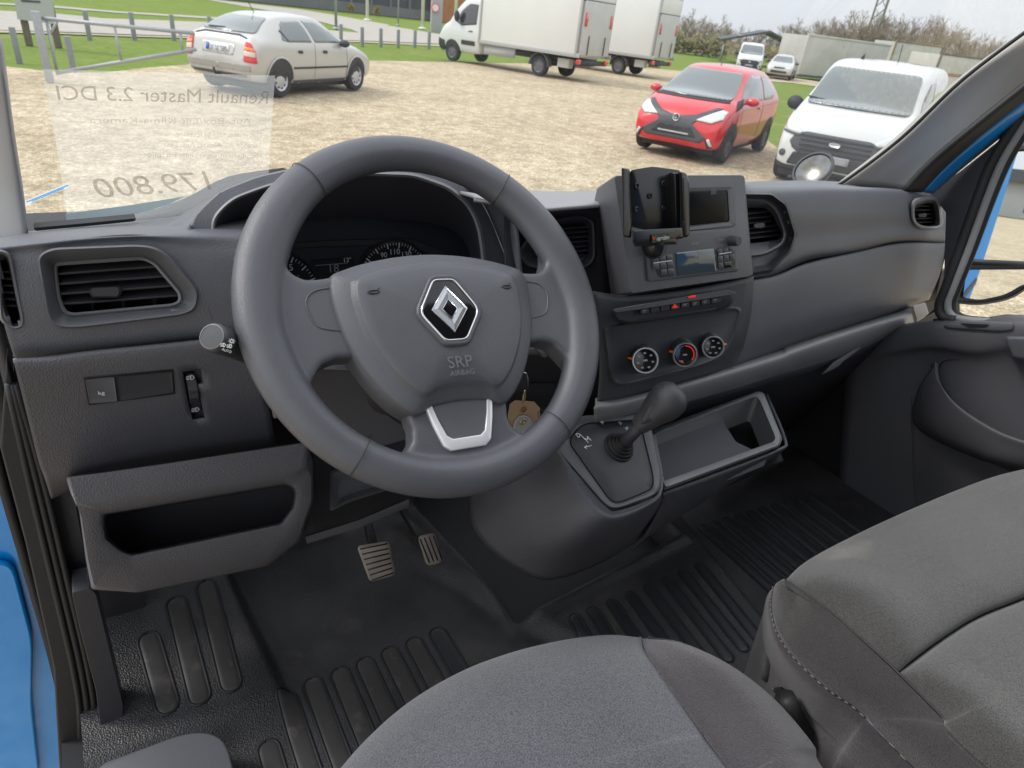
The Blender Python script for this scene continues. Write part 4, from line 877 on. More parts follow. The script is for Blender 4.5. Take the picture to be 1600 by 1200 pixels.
slab('kick_panel_side',[(140,918),(230,926),(212,1000),(196,1110),(186,1118)],.90,.02,M_DARK,r=4)  # dark plastic face beside the kick panel
# bulkhead that closes the footwell in front
MB().box((.68,1.12,1.52),(1.9,.4,.03)).build('cowl_light_stop',M_BLACK,van,smooth=False)  # unseen lid, added to keep sky light out of the footwell
MB().box((-.16,1.14,1.25),(.03,.34,.62)).build('cowl_side_light_stop',M_BLACK,van,smooth=False)  # unseen side plate, added with the lid against leaking light
slab('bulkhead',[(100,560),(1500,420),(1500,1000),(100,1000)],1.25,.02,M_BLACK)
b=MB().box((.68,.65,FZ-.03),(1.7,1.7,.04)); b.build('floor_pan',M_BLACK,van,smooth=False)
b=MB().box((1.535,.45,1.10),(.02,1.6,.45)); b.build('cab_side_right',M_BLACK,van,smooth=False)
# glass: windscreen
WS=(1.12,.06,-.65)
b=MB(); ll=[V(x,y,WS) for x,y in [(-60,400),(-60,-60),(700,-80),(1700,-60),(1660,60),(1320,284),(1300,330),(700,330),(300,350)]]
M_WIND=glass('windscreen_glass',(.965,.975,.972),.85,haze=.05,hcol=(.85,.88,.9))
b.add(ll,[tuple(range(len(ll)))]); b.build('windscreen',M_WIND,van,smooth=False)
# pillars
patch('windscreen_pillar',[[V(-60,60,.90),V(-20,200,.92),V(-10,300,.93),V(-10,400,.92)],[V(-15,60,.88),V(6,200,.90),V(18,300,.91),V(22,400,.90)],[V(0,60,.88),V(18,200,.90),V(34,300,.91),V(42,366,.90)],[V(4,60,.92),V(22,200,.94),V(37,300,.95),V(44,364,.94)]],M_TRIM,van,nu=6,nv=4)
def XP(pts): return [V(x,y,Y) for x,y,Y in pts]
patch('windscreen_pillar',[XP([(1306,288,.90),(1400,214,.84),(1500,120,.77),(1640,20,.69)]),XP([(1318,288,.875),(1410,218,.81),(1510,126,.745),(1640,32,.67)]),XP([(1350,292,.85),(1440,222,.79),(1540,140,.73),(1640,70,.66)]),XP([(1395,296,.82),(1470,235,.77),(1560,165,.72),(1640,105,.66)]),XP([(1440,300,.78),(1500,238,.74),(1580,180,.70),(1640,140,.66)]),XP([(1448,306,.80),(1506,246,.76),(1585,190,.72),(1640,150,.68)])],M_PILL,van,nu=6,nv=5,extc=2.2)
MB().tube(catmull([V(x,y,Y) for x,y,Y in ((1296,292,.87),(1318,284,.865),(1408,216,.80),(1506,123,.735),(1640,22,.66))],6),.0034,10).build('windscreen_edge',M_BLACK,van)
def strip_px(name,A,Bp,Ya,Yb,m,th=.006):
    patch(name,[[V(x,y,Y) for (x,y),Y in zip(A,Ya)],[V(x,y,Y) for (x,y),Y in zip(Bp,Yb)]],m,van,nu=6,nv=3,thick=th,lin=True)
Ys=[.735,.71,.67,.62]
strip_px('blue_pillar_edge',[(1440,300),(1478,258),(1540,204),(1640,124)],[(1458,303),(1496,270),(1558,220),(1640,156)],Ys,[y+.0 for y in Ys],M_BLUE)
strip_px('pillar_seal',[(1414,300),(1456,255),(1524,198),(1640,104)],[(1441,301),(1479,260),(1542,205),(1640,127)],[y-.004 for y in Ys],[y-.004 for y in Ys],M_SEAL,.01)
# outside skin (seen in the wing mirror)
b=MB(); prof=[(1.60,.35),(1.63,.7),(1.635,1.1),(1.62,1.6),(1.60,2.1),(1.55,2.6),(1.45,2.72)]
lo=[[Vector((x,y,z)) for x,z in prof] for y in (-.45,-1.2,-2.4,-3.6,-4.2)]
b.loft(lo,False); b.build('rear_side_panel',mat('blue_panel_satin',(.004,.27,.74),.55,spec=.2),van,solid=.02)
b=MB().box((1.642,-2.2,1.0),(.012,3.4,.05)); b.build('side_moulding',M_SEAL,van,bevel=.004)
# ------------------------------------------------------------------ passenger door
door=thing('passenger_door','grey passenger door with moulded bins, window and black seal, closed','door',(1.52,.3,.95))
XD=1.5
def D(x,y,o=0): return V(x,y,('x',XD-o))
def dring(name,loops,m,parent=door,r=10,cap=False,**k):
    return MB().loft([[D(x,y,o) for x,y in rpoly(p,r)] for p,o in loops],True,False,cap).build(name,m,parent,auto=40,**k)
# main panel
patch('door_panel',[[D(1330,520,-.02),D(1440,502,-.02),D(1520,498,-.02),D(1700,515,-.02)],[D(1330,530,0),D(1440,508,.02),D(1520,508,.02),D(1700,524,.02)],[D(1325,560,0),D(1440,540,.025),D(1520,545,.025),D(1700,560,.025)],[D(1320,600,0),D(1440,575,.0),D(1520,590,0),D(1700,620,.0)],[D(1310,760,-.01),D(1400,770,-.01),D(1520,790,-.01),D(1700,810,-.01)],[D(1300,860,-.01),D(1400,870,-.01),D(1520,900,-.01),D(1700,940,-.01)]],M_DOOR,door,nu=6,nv=6,extc=(0,-.75,0))
dring('sill_switch_plate',[([(1472,508),(1498,500),(1585,504),(1583,516),(1560,518),(1480,513)],.022),([(1473,508),(1498,501),(1584,505),(1582,515),(1560,517),(1481,512)],.032),([(1476,508),(1498,503),(1581,506),(1579,513),(1560,515),(1483,511)],.033)],M_SMOOTH,r=5,cap=True)
dring('switch_slot',[([(1500,505),(1546,507),(1540,511),(1515,512)],.034),([(1500,505),(1546,507),(1540,511),(1515,512)],.035)],M_BLACK,r=2,cap=True)
dring('armrest_pad',[([(1570,524),(1700,528),(1700,580),(1582,562)],.02),([(1570,526),(1700,530),(1700,578),(1583,560)],.045),([(1574,529),(1700,533),(1700,574),(1586,556)],.05)],M_SMOOTH,r=6,cap=True)
# upper bin
patch('upper_bin',[[D(1458,568,.01),D(1460,600,.01),D(1490,640,.01),D(1545,680,.01),D(1600,700,.01),D(1700,730,.01)],[D(1464,566,.05),D(1468,596,.06),D(1496,632,.07),D(1550,668,.08),D(1600,688,.085),D(1700,716,.085)],[D(1460,572,.055),D(1464,604,.065),D(1490,642,.078),D(1545,680,.088),D(1596,702,.09),D(1700,730,.09)],
   [D(1438,600,.04),D(1444,650,.05),D(1470,680,.06),D(1530,710,.07),D(1562,722,.075),D(1700,770,.07)],[D(1425,640,.01),D(1430,665,.01),D(1465,690,.01),D(1530,718,.01),D(1560,728,.01),D(1700,790,.01)]],M_DOOR,door,nu=6,nv=6,extc=(0,-.4,0))
dring('bin_recess',[([(1466,562,20),(1600,560),(1700,570),(1700,720),(1600,700),(1545,672),(1490,630),(1466,596)],.008),([(1470,566),(1600,564),(1700,574),(1700,716),(1600,696),(1547,668),(1494,628),(1470,596)],-.012)],M_BLACK,r=12,cap=True)
dring('lower_panel_line',[([(1420,600,30),(1424,660,30),(1500,700),(1590,740),(1600,790),(1430,800)],-.006),([(1424,606,30),(1428,664,30),(1500,704),(1585,744),(1594,784),(1434,794)],-.002)],M_DOOR,r=20,cap=True)
# mirror triangle and window frame
dring('window_corner_panel',[([(1452,300),(1500,268),(1568,214),(1640,150),(1640,160),(1596,205),(1556,270),(1520,370),(1478,480),(1440,500),(1476,470),(1480,330)],-.01),([(1454,302),(1500,270),(1568,216),(1640,152),(1640,158),(1594,205),(1554,270),(1518,370),(1476,478),(1442,498),(1474,470),(1478,332)],.0)],M_DARK,r=3,cap=True)
def dt(name,pts,o,r_,m): MB().tube(catmull([D(x,y,o) for x,y in pts],6),r_,12).build(name,m,door)
dt('window_seal',[(1640,110),(1590,190),(1552,250),(1528,310),(1500,390),(1478,450),(1468,478),(1474,495),(1494,500)],.0,.010,M_SEAL)
dt('window_seal',[(1640,128),(1604,190),(1568,250),(1543,310),(1514,390),(1490,450),(1482,472),(1486,490),(1510,500),(1600,506),(1660,508)],-.004,.008,M_TRIM)
dt('window_seal',[(1640,140),(1612,192),(1577,252),(1552,310),(1522,390),(1498,450),(1490,474),(1496,490),(1520,498),(1600,503),(1660,505)],-.008,.006,M_BLACK)
MB().tube([V(1640,140,('x',1.49)),V(1640,140,('x',1.49))+Vector((0,-.12,.16)),V(1640,140,('x',1.49))+Vector((0,-.5,.34)),V(1640,140,('x',1.49))+Vector((0,-.95,.36))],.014,12).build('window_frame_top',M_SEAL,door)
MB().tube([D(1660,508,.004),D(1700,516,.004)+Vector((0,-.75,0))],.010,10).build('sill_seal',M_SEAL,door)
dt('sill_seal',[(1460,502),(1500,503),(1600,510),(1700,516)],.0,.006,M_BLACK)
b=MB(); b.add([D(x,y,-.012) for x,y in [(1496,490),(1492,470),(1500,450),(1552,310),(1577,252),(1612,192),(1680,100),(1720,100),(1720,508),(1600,504),(1520,500)]],[tuple(range(11))])
b.build('door_window',glass('side_window_glass',(.95,.965,.96),.8),door,smooth=False)
# blue piece glimpsed under the glovebox (door edge shut)
b=MB().tube(catmull([V(1327,592,.92),V(1315,630,.90),V(1302,665,.87),V(1297,692,.86)],6),[.002]*3+[.005]*13+[.003]*3,8); b.build('blue_door_edge',M_BLUE,door)
# ------------------------------------------------------------------ wing mirror outside the passenger window
M_MIR=mat('mirror_silver',(.93,.94,.94),.01,metal=1)
wm=thing('wing_mirror','black twin-glass wing mirror outside the passenger window, reflecting the blue van side','wing mirror',(1.8,.8,1.3))
C0=V(1570,330,('x',1.80)); dh=(C0-CAMP).normalized(); rv=Vector((-.028,-1,-.014)).normalized(); nm=(rv-dh).normalized()
PMm=('n',C0,nm)
def Q(x,y,o=0): return V(x,y,('n',C0+nm*o,nm))
g1=[(1516,404,6),(1524,350,20),(1537,300,20),(1552,250,12),(1566,238,10),(1680,232),(1680,412)]
g2=[(1503,464,5),(1509,421,4),(1680,420),(1680,440),(1600,440,30),(1572,459,16),(1530,468,10)]
hs_=[(1484,458,10),(1492,420,20),(1510,350,30),(1526,296,30),(1541,244,14),(1560,228,14),(1700,220),(1700,440),(1612,446,30),(1582,468,20),(1530,478,20),(1492,474,12)]
def L3(p,o,r=10): return [Q(x,y,o) for x,y in rpoly(p,r)]
MB().loft([L3(poly_at((1600,320),.9,hs_),-.12),L3(hs_,-.05),L3(hs_,-.004),L3(inset(hs_,3),.002),L3(inset(hs_,5),-.002)],True,True,True).build('mirror_housing',M_DARK,wm,auto=50)
MB().loft([L3(g1,-.001),L3(g1,.0)],True,False,True).build('upper_mirror_glass',M_MIR,wm,smooth=False)
ob=MB()
lo=[L3(g2,-.001),L3(g2,.0)]
ob.loft(lo,True,False,True).build('lower_mirror_glass',M_MIR,wm,smooth=False)
def raise_(o,d_): 
    for v in o.data.vertices: v.co+=nm*d_
for o in wm.children:
    if 'glass' in o.name: raise_(o,.004)
MB().tube([Q(1512,409,.004),Q(1680,416,.004)],.007,10).build('mirror_divider',M_DARK,wm)
MB().tube([Q(1575,228,.0),Q(1680,214,.0)],.012,10).build('mirror_arm',M_TRIM,wm)
# unseen dark plate added behind the dash skins to stop light leaks
slab('dash_light_stop',[(60,440),(330,470),(800,420),(1180,380),(1420,360),(1430,470),(1280,560),(1000,640),(700,700),(140,740)],.86,.02,M_BLACK)
MB().box((.68,-.38,2.56),(1.75,.98,.03)).build('roof_shade_panel',mat('roof_shade_grey',(.16,.16,.16),.9),van,smooth=False)  # unseen part roof, added so sky light falls in from the front
MB().box((.68,-.86,1.75),(1.75,.03,1.65)).build('rear_shade_wall',mat('rear_shade_grey',(.14,.14,.15),.8),van,smooth=False)  # unseen wall, added to cut and tone the light from behind
# ------------------------------------------------------------------ seats
def lerp(a,b,t): return a+(b-a)*t
def zr(pts,z): 
    zs=z if isinstance(z,(list,tuple)) else [z]*len(pts)
    return [V(x,y,('z',q)) for (x,y),q in zip(pts,zs)]
def dn(r,dz,dy=0): return [p+Vector((0,dy,-dz)) for p in r]
ds=thing('driver_seat','blue-grey woven driver seat cushion with darker purple-grey side bolster, bottom centre of the photo','seat',(.3,.1,FZ))
S=[(500,1240),(570,1158),(640,1097),(720,1050),(800,1020),(880,1001),(950,993),(1000,997)]
r1=zr(S,1.30)
patch('seat_centre_panel',[dn(r1,.16,-.02),dn(r1,.05),r1,zr([(512,1254),(584,1178),(654,1117),(734,1072),(810,1042),(888,1023),(952,1015),(1008,1019)],[1.33]*7+[1.325]),
 zr([(560,1300),(640,1240),(710,1190),(780,1150),(850,1120),(915,1100),(975,1088),(1046,1072)],[1.347]*7+[1.336]),
 zr([(620,1380),(700,1310),(770,1260),(840,1225),(900,1195),(960,1170),(1020,1150),(1093,1140)],[1.352]*7+[1.340]),
 zr([(700,1450),(780,1390),(850,1350),(915,1310),(980,1280),(1040,1250),(1090,1235),(1146,1212)],[1.354]*7+[1.342])],M_FAB,ds,nu=8,nv=8,thick=.001,extr=(0,-.32,-.01))
se=zr([(1000,997),(1014,1025),(1048,1074),(1095,1140),(1148,1212),(1200,1290)],[1.30,1.325,1.336,1.340,1.342,1.342])
ou=zr([(1012,998),(1066,1009),(1136,1043),(1204,1093),(1268,1166),(1330,1262)],[1.30,1.305,1.31,1.31,1.31,1.31])
kk=[0,.5,1,1,1,1]
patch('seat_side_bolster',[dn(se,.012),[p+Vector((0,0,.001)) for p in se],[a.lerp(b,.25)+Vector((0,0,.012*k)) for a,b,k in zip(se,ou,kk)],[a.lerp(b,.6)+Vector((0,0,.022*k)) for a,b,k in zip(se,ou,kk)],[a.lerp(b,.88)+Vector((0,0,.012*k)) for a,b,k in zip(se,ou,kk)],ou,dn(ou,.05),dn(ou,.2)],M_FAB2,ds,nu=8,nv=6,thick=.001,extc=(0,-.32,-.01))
MB().tube(catmull([p+Vector((0,0,.001)) for p in se],8),.0014,6).build('seam_piping',M_FAB2,ds)
be=thing('passenger_bench','wide brown-grey stained passenger bench seat with worn dark side, right of the driver seat','seat',(1.05,.1,FZ))
T_=zr([(1226,908),(1256,927),(1300,959),(1346,1000),(1401,1051),(1470,1120),(1560,1215)],1.335)
St=zr([(1209,918),(1205,945),(1213,985),(1240,1027),(1290,1075),(1345,1115),(1425,1198)],[1.30,1.28,1.275,1.27,1.27,1.27,1.27])
Bm=zr([(1196,945),(1190,985),(1196,1035),(1215,1078),(1255,1130),(1300,1180),(1370,1270)],1.18)
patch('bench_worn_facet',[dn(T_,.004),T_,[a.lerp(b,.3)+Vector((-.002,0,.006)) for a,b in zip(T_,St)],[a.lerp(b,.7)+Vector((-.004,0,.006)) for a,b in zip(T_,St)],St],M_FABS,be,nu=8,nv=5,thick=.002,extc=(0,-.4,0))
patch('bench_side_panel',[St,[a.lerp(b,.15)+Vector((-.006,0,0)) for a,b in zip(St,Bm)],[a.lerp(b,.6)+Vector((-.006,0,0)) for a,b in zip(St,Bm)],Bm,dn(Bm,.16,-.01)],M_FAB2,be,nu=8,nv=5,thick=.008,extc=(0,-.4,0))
F1=zr([(1226,908),(1256,880),(1308,850),(1400,806),(1500,764),(1570,740),(1660,722)],[1.325]+[1.315]*6)
patch('bench_front_cushion',[dn(F1,.16,-.02),dn(F1,.05),F1,zr([(1240,916),(1278,890),(1330,862),(1416,820),(1512,780),(1585,755),(1675,736)],[1.335]+[1.342]*6),
 zr([(1256,927),(1305,905),(1358,880),(1436,842),(1526,804),(1606,778),(1690,756)],[1.336]+[1.354]*6),
 zr([(1300,959),(1360,932),(1420,905),(1490,875),(1560,850),(1640,830),(1720,815)],[1.336]+[1.360]*6),
 zr([(1346,1000),(1400,973),(1460,943),(1520,917),(1590,893),(1660,878),(1740,870)],[1.336]+[1.360]*6),
 zr([(1396,1045),(1426,1020),(1474,986),(1520,958),(1575,936),(1640,914),(1740,900)],[1.335]+[1.350]*6),
 zr([(1403,1051),(1434,1026),(1480,993),(1526,965),(1580,943),(1644,920),(1742,906)],[1.330]+[1.334]*6)],M_FABB,be,nu=8,nv=6,thick=.01)
patch('bench_rear_cushion',[zr([(1403,1051),(1434,1026),(1480,993),(1526,965),(1580,943),(1644,920),(1742,906)],[1.330]+[1.333]*6),
 zr([(1412,1058),(1442,1034),(1488,1001),(1534,973),(1588,950),(1650,930),(1742,915)],[1.336]+[1.348]*6),
 zr([(1432,1078),(1460,1056),(1506,1024),(1550,998),(1604,974),(1664,952),(1760,938)],[1.336]+[1.356]*6),
 zr([(1470,1120),(1520,1095),(1570,1070),(1620,1045),(1680,1020),(1740,1000),(1800,990)],[1.336]+[1.360]*6),zr([(1560,1215),(1620,1190),(1680,1170),(1740,1150),(1800,1130),(1860,1110),(1900,1100)],[1.336]+[1.362]*6)],M_FABB,be,nu=8,nv=6,thick=.01,extr=(0,-.4,0))
M_THR=mat('thread',(.22,.2,.2),.8)
pp=catmull([p+Vector((-.003,0,.003)) for p in St],10); b=MB()
for i in range(0,len(pp)-1,2):
    if (pp[i+1]-pp[i]).length>1e-5: b.tube([pp[i],pp[i].lerp(pp[i+1],.9)],.0007,5)
b.build('stitching',M_THR,be)
pp=catmull([p+Vector((0,0,.0015)) for p in T_],10); MB().tube(pp,.0014,5).build('edge_seam',M_BLACK,be)
MB().box((.98,-.08,1.02),(.78,.5,.14)).build('bench_base',M_BLACK,be,bevel=.02)
MB().box((.28,-.08,1.02),(.36,.42,.14)).build('seat_base',M_BLACK,ds,bevel=.02)
# belt buckle
bk=thing('belt_buckle','black seat belt buckle with metal tongue slot standing between the two seats','buckle',V(1222,1090,('z',1.2)))
a=V(1222,1082,('z',1.24));c=V(1258,1150,('z',1.18)); MB().tube([c,a.lerp(c,.4),a.lerp(c,.12)],[.012,.012,.013],8).build('buckle_strap',M_SEAL,bk)
rings('buckle_head',[([(1204,1076),(1222,1072),(1240,1092),(1226,1100)],(.26,0,0),0),([(1206,1077),(1222,1074),(1238,1091),(1226,1098)],(.26,0,0),.006)],M_DARK,bk,r=3,cap=True)
plate('buckle_tongue',[(1208,1078),(1222,1076),(1224,1085),(1214,1089)],(.252,0,0),.003,M_SATIN,bk,r=2)
# ------------------------------------------------------------------ price sheet on the windscreen, label strip, round mirror
def film(name,alpha,col):
    m=bpy.data.materials.new(name); m.use_nodes=True; n=m.node_tree; n.nodes.clear(); k=n.links; o=n.nodes.new('ShaderNodeOutputMaterial'); tr=n.nodes.new('ShaderNodeBsdfTransparent'); d=n.nodes.new('ShaderNodeBsdfDiffuse'); tl=n.nodes.new('ShaderNodeBsdfTranslucent'); d.inputs[0].default_value=(*col,1); tl.inputs[0].default_value=(*col,1)
    a=n.nodes.new('ShaderNodeMixShader'); a.inputs[0].default_value=.85; k.new(d.outputs[0],a.inputs[1]); k.new(tl.outputs[0],a.inputs[2]); b=n.nodes.new('ShaderNodeMixShader'); b.inputs[0].default_value=alpha; k.new(tr.outputs[0],b.inputs[1]); k.new(a.outputs[0],b.inputs[2]); k.new(b.outputs[0],o.inputs[0]); return m
ps=thing('price_sheet','pale see-through price sheet with reversed lettering on the windscreen, left of the steering wheel','sign',V(250,230,WS))
W2=off(WS,-.004)
A=[V(x,y,W2) for x,y in [(66,108),(430,118),(424,200),(416,330),(110,375),(92,250)]]
MB().add(A,[tuple(range(6))]).build('film',film('clear_film',.2,(.95,.98,1)),ps,smooth=False)
M_INK=film('brown_ink',.5,(.16,.12,.07)); M_INK2=film('faint_ink',.26,(.2,.13,.09)); W3=off(WS,-.006)
nws=Vector((0,-1,0)); nws=pnorm(WS)
def wtxt(s,a,b_,m,size=None,shear=0): text3('reversed_lettering',s,V(*a,W3),V(*b_,W3),nws,m,ps,size,0,True,shear)
wtxt('Renault Master 2.3 DCI',(91,156),(418,162),M_INK,.019)
wtxt('Aut.-Box/Lift-Klima-Kamera',(140,192),(392,194),M_INK2,.009)
wtxt('Plus moms, klar til levering',(275,213),(408,215),M_INK2,.008); wtxt('Servo, ABS, Airbag, Aut. gear',(254,229),(408,231),M_INK2,.008); wtxt('Fjernbetjent centrallås, Fartpilot',(224,245),(408,247),M_INK2,.008)
wtxt('179.800',(150,310),(331,296),M_INK,.035,.25)
M_CY=mat('pale_cyan_reflection',(.62,.74,.76),.6)
b=MB(); A=[V(x,y,.965) for x,y in [(103,334),(200,321),(290,307),(262,320),(215,334),(150,342),(122,352),(104,352)]]; b.add(A+[p+Vector((0,.004,-.001)) for p in A],[tuple(range(8)),tuple(range(15,7,-1))]); b.build('lower_edge_reflection',M_CY,ps,smooth=False)  # reflection of a white paper strip, built as a pale sheet
ls=thing('adhesive_strip','narrow white and blue adhesive strip stuck slanting on the windscreen by the left pillar','sticker',V(75,300,WS))
A=[V(x,y,W2) for x,y in [(38,314),(106,286),(111,291),(42,320)]]; MB().add(A,[(0,1,2,3)]).build('strip',film('strip_paper',.75,(.7,.78,.82)),ls,smooth=False)
b=MB(); line3([V(42,315.5,W3),V(106,289.5,W3)],.0022,nws,b); 
for i in range(14): x=50+i*3.6; line3([V(x,317.5-(x-42)*.41+.5,W3),V(x+2.2,317.5-(x+2.2-42)*.41+.5,W3)],.0016,nws,b)
b.build('strip_print',film('strip_blue',.8,(.05,.3,.6)),ls,smooth=False,fix=False)
rm=thing('round_blind_spot_mirror','oval-looking round blind spot mirror with dark rim standing beyond the dashboard at right','mirror',V(1270,262,1.35))
c=V(1270,264,1.28); nn_=(CAMP-c).normalized(); up_=(_u+ _r*.42).normalized(); xx=up_.cross(nn_).normalized()
ca=(nn_*.72+_u*.55-_r*.25).normalized(); ca=(nn_*.80+(_u*.86-_r*.40)*.75).normalized()
b=MB(); RR=.056
b.lathe(c,ca,[(RR*.9,-.02),(RR*1.04,-.006),(RR*1.08,.001),(RR*1.03,.006),(RR*.94,.005)],48,cap=False); b.build('mirror_rim',M_DARK,rm)
MB().lathe(c,ca,[(RR*.985,.0),(RR*.8,.004),(RR*.5,.008),(RR*.25,.0098),(.0003,.0105)],48,cap=False).build('convex_glass',mat('dusty_mirror',(.24,.25,.25),.22,metal=1,var=.35,vscale=30,col2=(.14,.125,.10)),rm)
MB().tube([c-ca*.01,c-ca*.03+Vector((0,.02,-.05)),c+Vector((.02,.05,-.16))],.007,10).build('mirror_arm',M_BLACK,rm)
patch('cowl_panel',[[V(100,356,1.03),V(215,342,1.03),V(300,330,1.03),V(420,300,1.03),V(560,300,1.03)],[V(100,349,1.04),V(210,335,1.05),V(290,309,1.06),V(356,276,1.07),V(442,262,1.08)]],M_BLACK,van,nu=4,nv=3)
# ================================================================== OUTSIDE
def G(x,y,z=0.): return V(x,y,('z',z))
# ---- ground sheets
def gravel():
    m=bpy.data.materials.new('gravel'); m.use_nodes=True; n=m.node_tree;k=n.links;b=n.nodes['Principled BSDF']; b.inputs['Roughness'].default_value=.9; b.inputs['Specular IOR Level'].default_value=.2
    t=n.nodes.new('ShaderNodeTexCoord')
    v=n.nodes.new('ShaderNodeTexVoronoi'); v.inputs['Scale'].default_value=38; k.new(t.outputs['Object'],v.inputs['Vector'])
    r=n.nodes.new('ShaderNodeValToRGB'); e=r.color_ramp.elements; e[0].position=0; e[0].color=(.32,.26,.18,1); e[1].position=1; e[1].color=(.66,.59,.48,1); a=e.new(.45); a.color=(.43,.36,.25,1); a=e.new(.75); a.color=(.51,.435,.32,1)
    sp=n.nodes.new('ShaderNodeSeparateColor'); k.new(v.outputs['Color'],sp.inputs[0]); k.new(sp.outputs[0],r.inputs[0])
    z=n.nodes.new('ShaderNodeTexNoise'); z.inputs['Scale'].default_value=.55; z.inputs['Detail'].default_value=9; z.inputs['Roughness'].default_value=.68; k.new(t.outputs['Object'],z.inputs['Vector'])
    r2=n.nodes.new('ShaderNodeValToRGB'); e=r2.color_ramp.elements; e[0].position=.33; e[0].color=(.86,.83,.77,1); e[1].position=.62; e[1].color=(1.12,1.1,1.06,1); k.new(z.outputs[0],r2.inputs[0])
    m1=n.nodes.new('ShaderNodeMix'); m1.data_type='RGBA'; m1.blend_type='MULTIPLY'; m1.inputs[0].default_value=1; k.new(r.outputs[0],m1.inputs[6]); k.new(r2.outputs[0],m1.inputs[7])
    z3=n.nodes.new('ShaderNodeTexNoise'); z3.inputs['Scale'].default_value=4; z3.inputs['Detail'].default_value=6; k.new(t.outputs['Object'],z3.inputs['Vector'])
    r3=n.nodes.new('ShaderNodeValToRGB'); e=r3.color_ramp.elements; e[0].position=.3; e[0].color=(.75,.73,.7,1); e[1].position=.6; e[1].color=(1.08,1.08,1.08,1); k.new(z3.outputs[0],r3.inputs[0])
    m2=n.nodes.new('ShaderNodeMix'); m2.data_type='RGBA'; m2.blend_type='MULTIPLY'; m2.inputs[0].default_value=1; k.new(m1.outputs[2],m2.inputs[6]); k.new(r3.outputs[0],m2.inputs[7]); k.new(m2.outputs[2],b.inputs['Base Color'])
    bp=n.nodes.new('ShaderNodeBump'); bp.inputs['Distance'].default_value=.015; bp.inputs['Strength'].default_value=.6; k.new(v.outputs['Distance'],bp.inputs['Height']); k.new(bp.outputs[0],b.inputs['Normal'])
    return m
M_GRAV=gravel()
def grassmat(name,c1,c2,c3,s=5):
    m=mat(name,c1,.95,var=1,vscale=s,col2=c2,spec=.1,grain=.03,gscale=35,kind='noise',dirt=(c3,.55,.54,.6)); return m
M_GRASS=grassmat('grass',(.19,.26,.055),(.14,.20,.035),(.30,.28,.11))
M_ROAD=mat('pale_road',(.40,.37,.325),.9,var=.12,vscale=1.5,grain=.004,gscale=60,kind='noise')
M_KERB=mat('verge_sand',(.44,.38,.25),.9,var=.2,vscale=3)
def sheet(name,pts,z,m,label=None):
    b=MB(); ll=[Vector((p.x,p.y,z)) for p in pts]; b.add(ll,[tuple(range(len(ll)))]); o=b.build(name,m,None,smooth=False); o['kind']='structure'; return o
sheet('ground',[Vector(p) for p in ((-900,-900,0),(1500,-900,0),(1500,1500,0),(-900,1500,0))],-.06,M_GRASS)
gp=[G(-300,125),G(0,101),(G(60,104)),G(160,112),G(230,104),G(300,99),G(420,93),G(560,93),G(700,96),G(800,98),G(1000,104),G(1045,108)]
# gravel yard: near field, bounded by the grass strip
yard=[G(-300,130),G(0,101),G(80,110),G(160,112),G(230,104),G(300,99),G(430,94),G(560,93),G(700,96),G(850,99),G(1000,105),G(1085,112),G(1190,122),G(1130,140)]
yard+= [Vector((14.6,12.2,0)),Vector((12.6,9.6,0)),Vector((13.6,8.4,0)),Vector((34,20,0)),Vector((60,20,0)),Vector((60,-78,0)),Vector((-60,-78,0)),Vector((-60,12,0))]
sheet('gravel_yard',yard,-.02,M_GRAV)
# far gravel track behind the lawn (between lawn and containers)
sheet('gravel_track',[G(1120,106),G(1160,106),G(1250,122),G(1330,136),G(1500,150),G(1500,166),G(1330,142),G(1240,129),G(1150,122),G(1100,118)],-.03,M_GRAV)
# road and verges
sheet('road',[G(-200,0),G(0,15),G(90,20),G(160,27),G(320,33),G(440,40),G(560,50),G(520,32),G(600,38),G(700,55),G(800,60),G(800,76),G(700,68),G(560,62),G(420,60),G(320,56),G(200,52),G(100,48),G(0,45),G(-200,44)],-.03,M_ROAD)
sheet('road',[G(328,-2),G(400,6),G(470,14),G(530,24),G(610,38),G(560,48),G(500,33),G(440,19),G(380,9),G(318,-2)],-.034,M_ROAD)
sheet('path',[G(-100,-6),G(0,3),G(90,8),G(180,16),G(320,24.5),G(420,31),G(420,34),G(320,27.5),G(180,18.5),G(90,11),G(0,5.5),G(-100,-3)],-.034,M_ROAD)
sheet('verge',[G(-100,47),G(0,46),G(100,49.5),G(200,53.5),G(320,57),G(420,61),G(560,63),G(700,69.5),G(700,72),G(560,65),G(420,63),G(320,59),G(200,55.5),G(100,51.5),G(0,49),G(-100,50)],-.026,M_KERB)
# ---- gate, posts, signs
M_GALV=mat('galvanised',(.38,.40,.42),.5,metal=.3,var=.15,vscale=20)
M_POST=mat('grey_post',(.25,.265,.28),.7,var=.15,vscale=15)
gate=thing('barrier_gate','long galvanised swing barrier with slanting lower rail beside the silver hatchback','gate',G(78,126))
P0=G(78,127); H=Vector((0,0,1))
MB().box(P0+H*.55,(.13,.13,1.1)).build('gate_post',M_GALV,gate,bevel=.006)
e1=V(304,52,('z',1.0)); a1=P0+H*1.0+Vector((.08,0,0)); d_=(Vector((e1.x,e1.y,1.0))-a1)
MB().tube([a1,a1+d_],.032,8).build('top_rail',M_GALV,gate)
MB().tube([P0+Vector((.12,0,.14)),a1+d_-H*.26],.032,8).build('lower_rail',M_GALV,gate)
MB().tube([P0+Vector((.14,0,.14)),P0+Vector((.14,0,1.0))],.025,8).build('hinge_tube',M_GALV,gate)
MB().tube([P0+Vector((.14,0,.75)),P0+Vector((.32,.03,1.0))],.02,8).build('corner_brace',M_GALV,gate)
for t in (.46,.90):
    a=a1+d_*t; bo=(P0+Vector((.12,0,.14))).lerp(a1+d_-H*.26,t); MB().tube([a,bo],.022,8).build('upright',M_GALV,gate)
